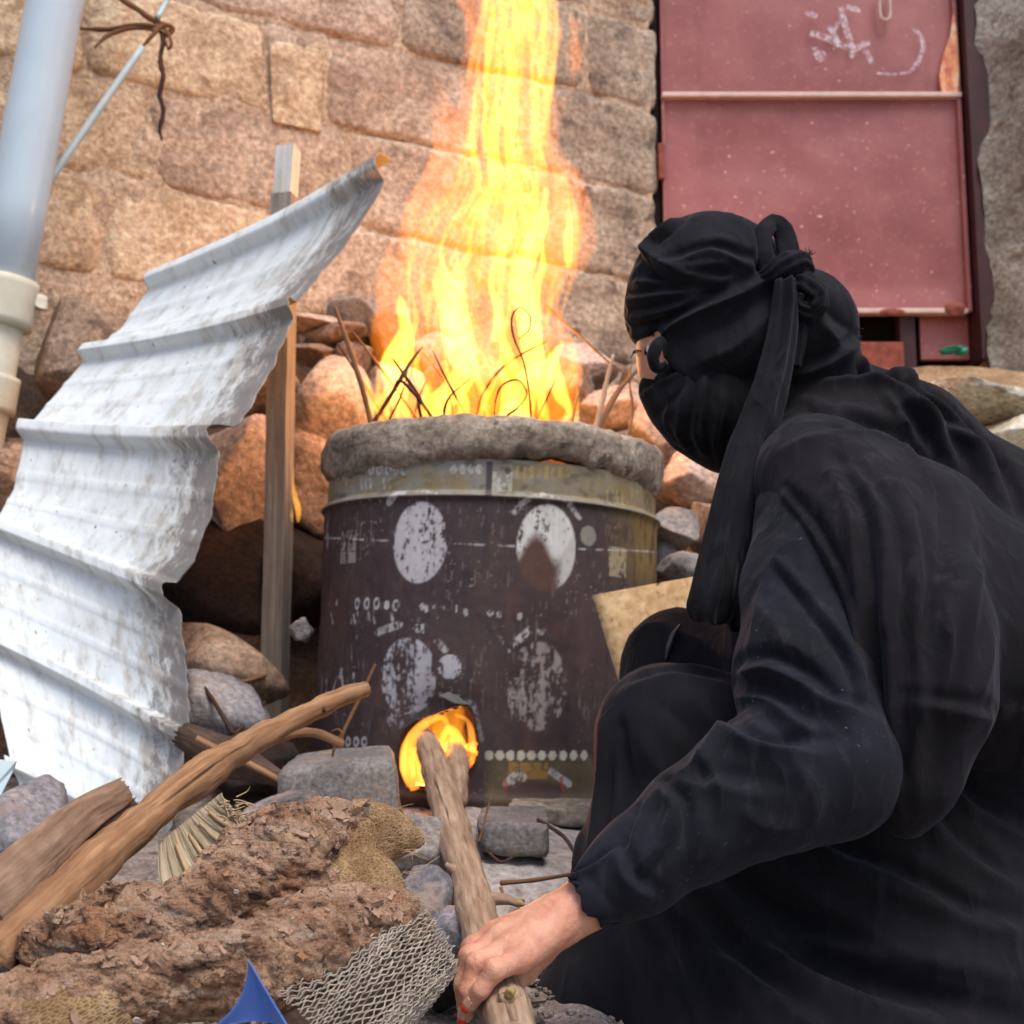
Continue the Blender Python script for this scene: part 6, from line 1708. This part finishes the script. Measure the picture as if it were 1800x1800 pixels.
fr = [
 ([(1100, 1210), (1180, 1190), (1260, 1200)], 10, 5, 1), ([(1080, 1300), (1085, 1400), (1075, 1500)], 9, 7, 1), ([(1130, 1330), (1140, 1420), (1130, 1500)], 12, 6), ([(1220, 1230), (1260, 1280), (1270, 1300)], 10, 6), ([(1250, 1560), (1380, 1640), (1560, 1690)], 16, 10, 1), ([(1130, 1600), (1180, 1680), (1210, 1760)], 14, 9, 1), ([(1450, 1500), (1560, 1540), (1700, 1620), (1790, 1640)], 14, 10, 1), ([(1290, 1700), (1380, 1770), (1420, 1798)], 14, 9, 1), ([(1030, 1400), (1022, 1470), (1010, 1530)], 8, 6),
 ([(1059, 1274), (1060, 1359), (1050, 1448), (1035, 1540)], 14, 9, 1), ([(1092, 1264), (1101, 1321), (1125, 1400)], 14, -8), ([(1153, 1231), (1195, 1264), (1229, 1307)], 16, -7), ([(1120, 1290), (1150, 1340), (1175, 1390)], 18, 7),
 ([(1214, 1533), (1309, 1637), (1399, 1717), (1517, 1765), (1690, 1800)], 26, 20, 1), ([(1180, 1590), (1260, 1690), (1330, 1790)], 24, 12, 1), ([(1361, 1434), (1408, 1472), (1493, 1533), (1640, 1600)], 18, 12, 1), ([(1330, 1500), (1450, 1590), (1600, 1680), (1780, 1720)], 26, 13, -1),
 ([(1620, 1434), (1705, 1519), (1786, 1566)], 16, 11, 1), ([(1573, 1245), (1658, 1269), (1752, 1311), (1798, 1332)], 12, 11, 1), ([(1583, 1258), (1686, 1330), (1798, 1365)], 14, 12, 1), ([(1564, 1262), (1611, 1330), (1705, 1425), (1790, 1470)], 15, 12, 1), ([(1575, 1300), (1600, 1400), (1660, 1500)], 16, 9),
 ([(1092, 1609), (1106, 1708), (1115, 1798)], 18, 11, 1), ([(1010, 1690), (1000, 1750), (995, 1798)], 14, 8), ([(1160, 1640), (1190, 1720), (1200, 1798)], 18, -8), ([(1110, 1120), (1150, 1100), (1200, 1120), (1290, 1160)], 14, 6), ([(1130, 1180), (1220, 1175), (1300, 1195)], 10, 5), ([(1400, 1640), (1550, 1700), (1780, 1760)], 22, 12, -1)]
garment('robe', robe, .0085, fr, M['robe'], 1, .0035, (9, 9, 5), 3)
# pocket zip on the far knee
zp = thing and None
pz = [P(a, b, 1.482) for a, b in ((1171, 1160), (1176, 1138), (1184, 1116), (1196, 1098))]
tube_obj('zip', pz, [.002, .0042, .0042, .0015], M['zip'], per, sides=8, n=20)

# --- near sleeve
slv = caps([(1432, 880, 1.26, 100), (1424, 1040, 1.20, 112), (1424, 1190, 1.155, 126), (1446, 1340, 1.12, 128)], .02)
slv += caps([(1446, 1340, 1.12, 128), (1330, 1385, 1.10, 112), (1225, 1446, 1.085, 92), (1120, 1524, 1.07, 74), (1040, 1580, 1.058, 58)], .02)
cu = P(1016, 1597, 1.060); dv = cu - P(1120, 1530, 1.073); dv /= np.linalg.norm(dv)
slv.append((s_cap(cu - dv * .012, .0255, cu + dv * .06, .0245), .003, -1))
fs = [
 ([(1365, 1005), (1422, 1071), (1484, 1156), (1510, 1230)], 9, -9, 1), ([(1347, 1010), (1332, 1100), (1314, 1165)], 8, 6), ([(1309, 1184), (1351, 1176), (1403, 1200), (1450, 1236), (1498, 1250)], 13, 15, 1), ([(1299, 1225), (1351, 1236), (1400, 1272), (1440, 1290)], 13, 9, 1),
 ([(1268, 1279), (1309, 1307), (1365, 1325), (1430, 1325)], 14, 16, 1), ([(1340, 1250), (1380, 1290), (1390, 1300)], 14, -7), ([(1195, 1360), (1233, 1335), (1262, 1290)], 13, 9), ([(1210, 1380), (1280, 1390), (1340, 1400)], 14, 7, 1), ([(1230, 1330), (1260, 1370), (1270, 1420)], 12, 6, -1),
 ([(1122, 1418), (1100, 1470), (1090, 1500)], 9, -9), ([(1162, 1390), (1186, 1425), (1160, 1480), (1122, 1528)], 10, 11, 1), ([(1205, 1420), (1190, 1480), (1165, 1530)], 12, 8), ([(1240, 1420), (1230, 1480), (1210, 1520)], 14, 6), ([(1140, 1410), (1120, 1450), (1105, 1500)], 9, 8),
 ([(994, 1546), (1035, 1531), (1080, 1500)], 6, 8, 1), ([(1035, 1540), (1075, 1590), (1100, 1600)], 7, -3), ([(1085, 1500), (1100, 1545), (1140, 1575)], 10, 9, 1), ([(1330, 1060), (1380, 1120), (1420, 1160)], 18, 6), ([(1380, 1330), (1420, 1390), (1430, 1440)], 16, 8), ([(1300, 1420), (1340, 1450), (1400, 1455)], 16, 7)]
garment('sleeve', slv, .0048, fs, M['sleeve'], 1, .0022, (16, 16, 10), 9)

# --- shawl over shoulders and back
shw = caps([(1405, 660, 1.42, 80), (1480, 735, 1.42, 96), (1570, 800, 1.42, 132), (1720, 985, 1.42, 196), (1830, 1250, 1.42, 240)], .03)
shw += caps([(1440, 830, 1.29, 98), (1425, 800, 1.55, 100)], .05)
shw += caps([(1440, 850, 1.265, 104), (1500, 920, 1.225, 112), (1570, 1010, 1.175, 112), (1618, 1110, 1.14, 112), (1630, 1230, 1.125, 100), (1606, 1370, 1.12, 64), (1590, 1446, 1.125, 28)], .035)
shw += caps([(1448, 860, 1.25, 104), (1520, 985, 1.18, 100), (1580, 1120, 1.135, 84)], .03)
shw += caps([(1600, 960, 1.26, 150), (1740, 1150, 1.27, 190), (1850, 1200, 1.3, 180)], .05)
fw = [
 ([(1560, 700), (1600, 760), (1640, 830), (1650, 900)], 8, 9, 1), ([(1480, 760), (1560, 770), (1610, 810), (1640, 860)], 9, 8, 1), ([(1500, 830), (1545, 900), (1560, 1000), (1556, 1100)], 10, 9, 1), ([(1600, 900), (1616, 1000), (1610, 1100), (1616, 1220)], 10, 9, 1), ([(1700, 830), (1725, 920), (1730, 1040), (1718, 1160)], 10, 10, 1), ([(1660, 1050), (1665, 1150), (1655, 1230)], 10, 8, -1), ([(1765, 880), (1778, 980), (1776, 1100), (1760, 1220)], 10, 10, 1), ([(1380, 870), (1430, 930), (1490, 1040), (1520, 1150)], 7, 8, 1), ([(1575, 1240), (1572, 1320), (1580, 1420)], 9, 7, 1),
 ([(1462, 830), (1494, 905), (1510, 1016), (1520, 1141), (1530, 1240), (1552, 1330)], 12, 13, 1), ([(1475, 616), (1515, 640), (1545, 662)], 9, 9), ([(1490, 640), (1520, 655), (1548, 668)], 7, -5),
 ([(1534, 667), (1567, 659), (1598, 665), (1615, 686), (1652, 715), (1683, 744), (1709, 770), (1738, 809), (1753, 838), (1780, 920)], 11, 15, 1), ([(1456, 672), (1508, 669), (1559, 678), (1590, 690), (1611, 711), (1635, 741), (1654, 774), (1677, 822), (1684, 900), (1672, 960)], 12, 15, 1),
 ([(1590, 707), (1644, 739), (1693, 774), (1718, 797), (1740, 842), (1756, 930), (1760, 1060), (1752, 1200)], 11, 13, 1), ([(1587, 839), (1573, 928), (1591, 1017)], 16, 6), ([(1658, 860), (1664, 972), (1631, 1083), (1600, 1180)], 20, -12, 1), ([(1700, 900), (1712, 1000), (1700, 1120), (1690, 1230)], 18, 9), ([(1640, 1090), (1632, 1200), (1610, 1300), (1600, 1400)], 18, 9, 1),
 ([(1550, 960), (1560, 1080), (1568, 1200), (1578, 1320)], 16, 7, 1), ([(1780, 900), (1795, 1000), (1798, 1100)], 16, 10), ([(1350, 905), (1390, 960), (1440, 1000)], 9, 6), ([(1360, 800), (1440, 770), (1520, 790)], 18, 5), ([(1520, 860), (1560, 850), (1600, 880)], 12, 5), ([(1400, 850), (1450, 890), (1480, 960)], 16, 6), ([(1420, 720), (1500, 735), (1560, 760)], 12, -8, 1),
 ([(1740, 1120), (1720, 1200), (1690, 1260)], 18, 10), ([(1620, 1240), (1680, 1250), (1790, 1275)], 10, 8, 1)]
garment('shawl', shw, .0070, fw, M['shawl'], 1, .0030, (10, 10, 5), 5)

# --- headscarf
sc = [(s_ell(P(1248, 512, 1.42), (146 * mpp(1.42), .092, 142 * mpp(1.42))), .02, 1), (s_ell(P(1192, 545, 1.42), (96 * mpp(1.42), .078, 88 * mpp(1.42)), -.25), .02, 1)]
sc += [(s_ell(P(1395, 585, 1.42), (112 * mpp(1.42), .080, 118 * mpp(1.42)), .5), .03, 1)] + caps([(1340, 600, 1.42, 100), (1440, 680, 1.42, 84)], .03)
sc += [(s_ell(P(1290, 590, 1.365), (118 * mpp(1.36), .030, 84 * mpp(1.36)), -.35), .012, 1)]
# cut away the slit for the eyes
sc += [(s_cap(P(1060, 652, 1.35), 26 * mpp(1.4), P(1150, 640, 1.36), 24 * mpp(1.4)), .006, -1), (s_cap(P(1060, 652, 1.48), 26 * mpp(1.4), P(1150, 640, 1.48), 24 * mpp(1.4)), .006, -1), (s_cap(P(1075, 650, 1.36), 30 * mpp(1.4), P(1075, 650, 1.48), 30 * mpp(1.4)), .006, -1)]
fh = [
 ([(1100, 497), (1222, 497), (1338, 483)], 8, 7, 1), ([(1102, 528), (1200, 514), (1311, 497)], 8, 7, 1), ([(1104, 560), (1191, 541), (1289, 508)], 8, 7, 1), ([(1110, 590), (1178, 570), (1249, 537)], 7, 6, 1), ([(1104, 512), (1150, 510), (1210, 505)], 6, -4), ([(1106, 545), (1150, 538), (1200, 528)], 6, -4),
 ([(1129, 408), (1133, 439), (1187, 480), (1249, 488)], 10, 13, -1), ([(1191, 384), (1147, 425), (1140, 452)], 9, 9, 1), ([(1187, 465), (1249, 446), (1302, 465), (1335, 481)], 9, 8, 1), ([(1200, 475), (1260, 466), (1300, 478)], 7, 5), ([(1284, 380), (1318, 417), (1320, 474)], 12, 9, 1), ([(1230, 430), (1270, 425), (1300, 440)], 12, 5),
 ([(1173, 581), (1240, 545), (1300, 515), (1355, 488)], 9, 12, 1), ([(1173, 590), (1191, 634), (1249, 668), (1311, 677)], 10, 13, -1), ([(1200, 600), (1270, 570), (1350, 520)], 10, -5), ([(1220, 640), (1290, 610), (1350, 560)], 14, 6), ([(1420, 540), (1460, 590), (1490, 620)], 14, 7), ([(1400, 660), (1450, 640), (1505, 605)], 8, 9, 1), ([(1430, 520), (1470, 560), (1500, 580)], 12, -6), ([(1380, 560), (1390, 620), (1380, 680)], 12, -7)]
garment('headscarf', sc, .0052, fh, M['scarf'], 1, .0018, (14, 14, 14), 2)
# --- face veil
vl = caps([(1142, 686, 1.42, 15), (1206, 704, 1.42, 62), (1258, 744, 1.42, 68), (1286, 784, 1.42, 40)], .03) + caps([(1240, 680, 1.42, 95), (1290, 740, 1.42, 80)], .03) + [(s_ell(P(1238, 700, 1.375), (82 * mpp(1.4), .030, 72 * mpp(1.4)), .6), .02, 1)]
vl.append((s_cap(P(1030, 622, 1.42), 48 * mpp(1.42), P(1170, 598, 1.42), 46 * mpp(1.42)), .006, -1))
fv = [([(1209, 665), (1196, 750), (1204, 782)], 8, 8, 1), ([(1236, 675), (1222, 750), (1240, 795)], 8, 9, 1), ([(1135, 690), (1170, 670), (1205, 650)], 6, 6, 1), ([(1150, 730), (1185, 700), (1210, 670)], 8, -5), ([(1270, 700), (1255, 770), (1262, 810)], 9, 7, 1), ([(1180, 690), (1172, 740), (1190, 775)], 7, 5)]
garment('face_veil', vl, .0048, fv, M['scarf'], 1, .0014, (16, 16, 16), 6)
# strap by the eye
tube_obj('veil_strap', [P(1163, 598, 1.352), P(1152, 612, 1.348), P(1148, 632, 1.348), P(1156, 648, 1.352), P(1172, 640, 1.352)], [.006, .008, .0075, .006, .004], M['scarf'], per, sides=12, n=24, noise=.002, nscale=50)
# --- knot with loop, bun and fraying
kn = tube_obj('scarf_knot', [P(1350, 484, 1.345), P(1340, 440, 1.345), P(1346, 405, 1.35), P(1362, 393, 1.355), P(1378, 412, 1.355), P(1388, 446, 1.35), P(1396, 474, 1.345)], [.007, .010, .011, .011, .012, .012, .010], M['scarf'], per, sides=24, n=70, noise=.003, nscale=50, flat=.32, flatdir=(.2, 1, 0), pleat=.12, npl=6, twist=3)
tube_obj('knot_wrap', [P(1326, 494, 1.356), P(1352, 484, 1.34), P(1380, 468, 1.335), P(1405, 462, 1.338), P(1424, 478, 1.35)], [.006, .010, .013, .013, .007], M['scarf'], per, sides=32, n=60, noise=.003, nscale=45, pleat=.35, npl=8, twist=3)
tube_obj('knot_roll', [P(1386, 494, 1.345), P(1414, 500, 1.335), P(1434, 526, 1.335), P(1420, 550, 1.335), P(1398, 538, 1.33), P(1402, 516, 1.328)], [.008, .012, .013, .011, .010, .006], M['scarf'], per, sides=32, n=70, noise=.004, nscale=42, pleat=.4, npl=7, twist=5)
parts = []; rg = np.random.default_rng(31)
for k in range(46):
    a = P(rg.uniform(1396, 1424), rg.uniform(446, 476), 1.34 + rg.uniform(-.005, .01)); e = a + np.array([rg.uniform(.0, .012), rg.uniform(-.004, .004), rg.uniform(.002, .012)])
    parts.append(tube([a, (a + e) / 2 + rg.normal(size=3) * .001, e], [.0006, .0006, .0003], sides=3, n=5, caps=False))
for k in range(26):
    a = P(rg.uniform(1496, 1512), rg.uniform(566, 606), 1.40 + rg.uniform(-.02, .02)); e = a + np.array([rg.uniform(.0, .008), rg.uniform(-.004, .004), rg.uniform(-.006, .004)])
    parts.append(tube([a, (a + e) / 2 + rg.normal(size=3) * .001, e], [.0006, .0006, .0003], sides=3, n=5, caps=False))
V, Fq, G = merge(parts)
obj('frayed_threads', V, Fq, M['scarf'], per, kind='stuff')
# --- long scarf tail
def ribbon(name, rows, mat, pleats, thick=.010, n=120, m=56, seed=0, parent=per):
    rows = np.array(rows, float)
    Lc = catmull(np.array([P(a, c, Y) for a, b, c, Y in rows]), n); Rc = catmull(np.array([P(b, c + 4, Y + .004) for a, b, c, Y in rows]), n)
    th = np.linspace(0, 2 * np.pi, m, endpoint=False)
    cen = (Lc + Rc) / 2; half = (Rc - Lc) / 2; wl = np.linalg.norm(half, axis=1)
    T = np.gradient(cen, axis=0); T /= np.linalg.norm(T, axis=1)[:, None]
    Nr = np.cross(half / wl[:, None], T); Nr /= np.linalg.norm(Nr, axis=1)[:, None]
    Nr[np.sum(Nr * (CAM - cen), axis=1) < 0] *= -1
    t = np.linspace(0, 1, n)
    prof = np.ones((n, m))
    for (fq, am, ph, dr) in pleats:
        prof += am * np.sin(fq * np.cos(th)[None] * 3.0 + ph + dr * t[:, None])
    V = cen[:, None] + half[:, None] * np.cos(th)[None, :, None] + Nr[:, None] * (np.sin(th)[None] * prof * np.minimum(thick, wl[:, None] * .8))[..., None]
    V = V.reshape(-1, 3); Fq = grid_faces(n, m)
    i = np.arange(n - 1); wrap = np.stack([i * m + m - 1, (i + 1) * m + m - 1, (i + 1) * m, i * m], -1)
    Fq = np.vstack([Fq, wrap]); V = V + .006 * fbm(V * np.array([22, 22, 7]) + seed, 3)[:, None] * np.array([.35, -1, .1])
    V = np.vstack([V, cen[0], cen[-1]]); a = len(V) - 2
    cap = [(a, j, (j + 1) % m) for j in range(m)] + [(a + 1, (n - 1) * m + (j + 1) % m, (n - 1) * m + j) for j in range(m)]
    return obj(name, V, [tuple(f) for f in Fq] + cap, mat, parent)
ribbon('scarf_tail', [(1362, 1398, 492, 1.33), (1352, 1404, 560, 1.325), (1334, 1396, 640, 1.315), (1304, 1380, 720, 1.30), (1272, 1356, 800, 1.285), (1252, 1344, 880, 1.27), (1232, 1334, 960, 1.26), (1216, 1312, 1030, 1.25), (1208, 1300, 1064, 1.25), (1212, 1290, 1084, 1.252), (1222, 1280, 1092, 1.253)], M['scarf'], [(1.3, .55, .4, 1.6), (3.1, .30, 1.1, -3.5)], .012)
ribbon('scarf_tail', [(1398, 1424, 520, 1.335), (1398, 1420, 580, 1.335), (1394, 1410, 640, 1.335)], M['scarf'], [(2.2, .3, .4, 1.0)], .004, n=40, m=28, seed=4)
# inner fold of the tail, lying behind
ribbon('scarf_tail', [(1320, 1372, 760, 1.335), (1306, 1372, 860, 1.325), (1290, 1362, 980, 1.315), (1278, 1346, 1080, 1.31), (1284, 1330, 1110, 1.31)], M['scarf'], [(2.5, .5, 1.4, 1.5)], .009, n=80, m=40, seed=7)
# lint and dust specks caught on the cloth
M['lint'] = plain('lint', srgb(190, 190, 196), .9, .1)
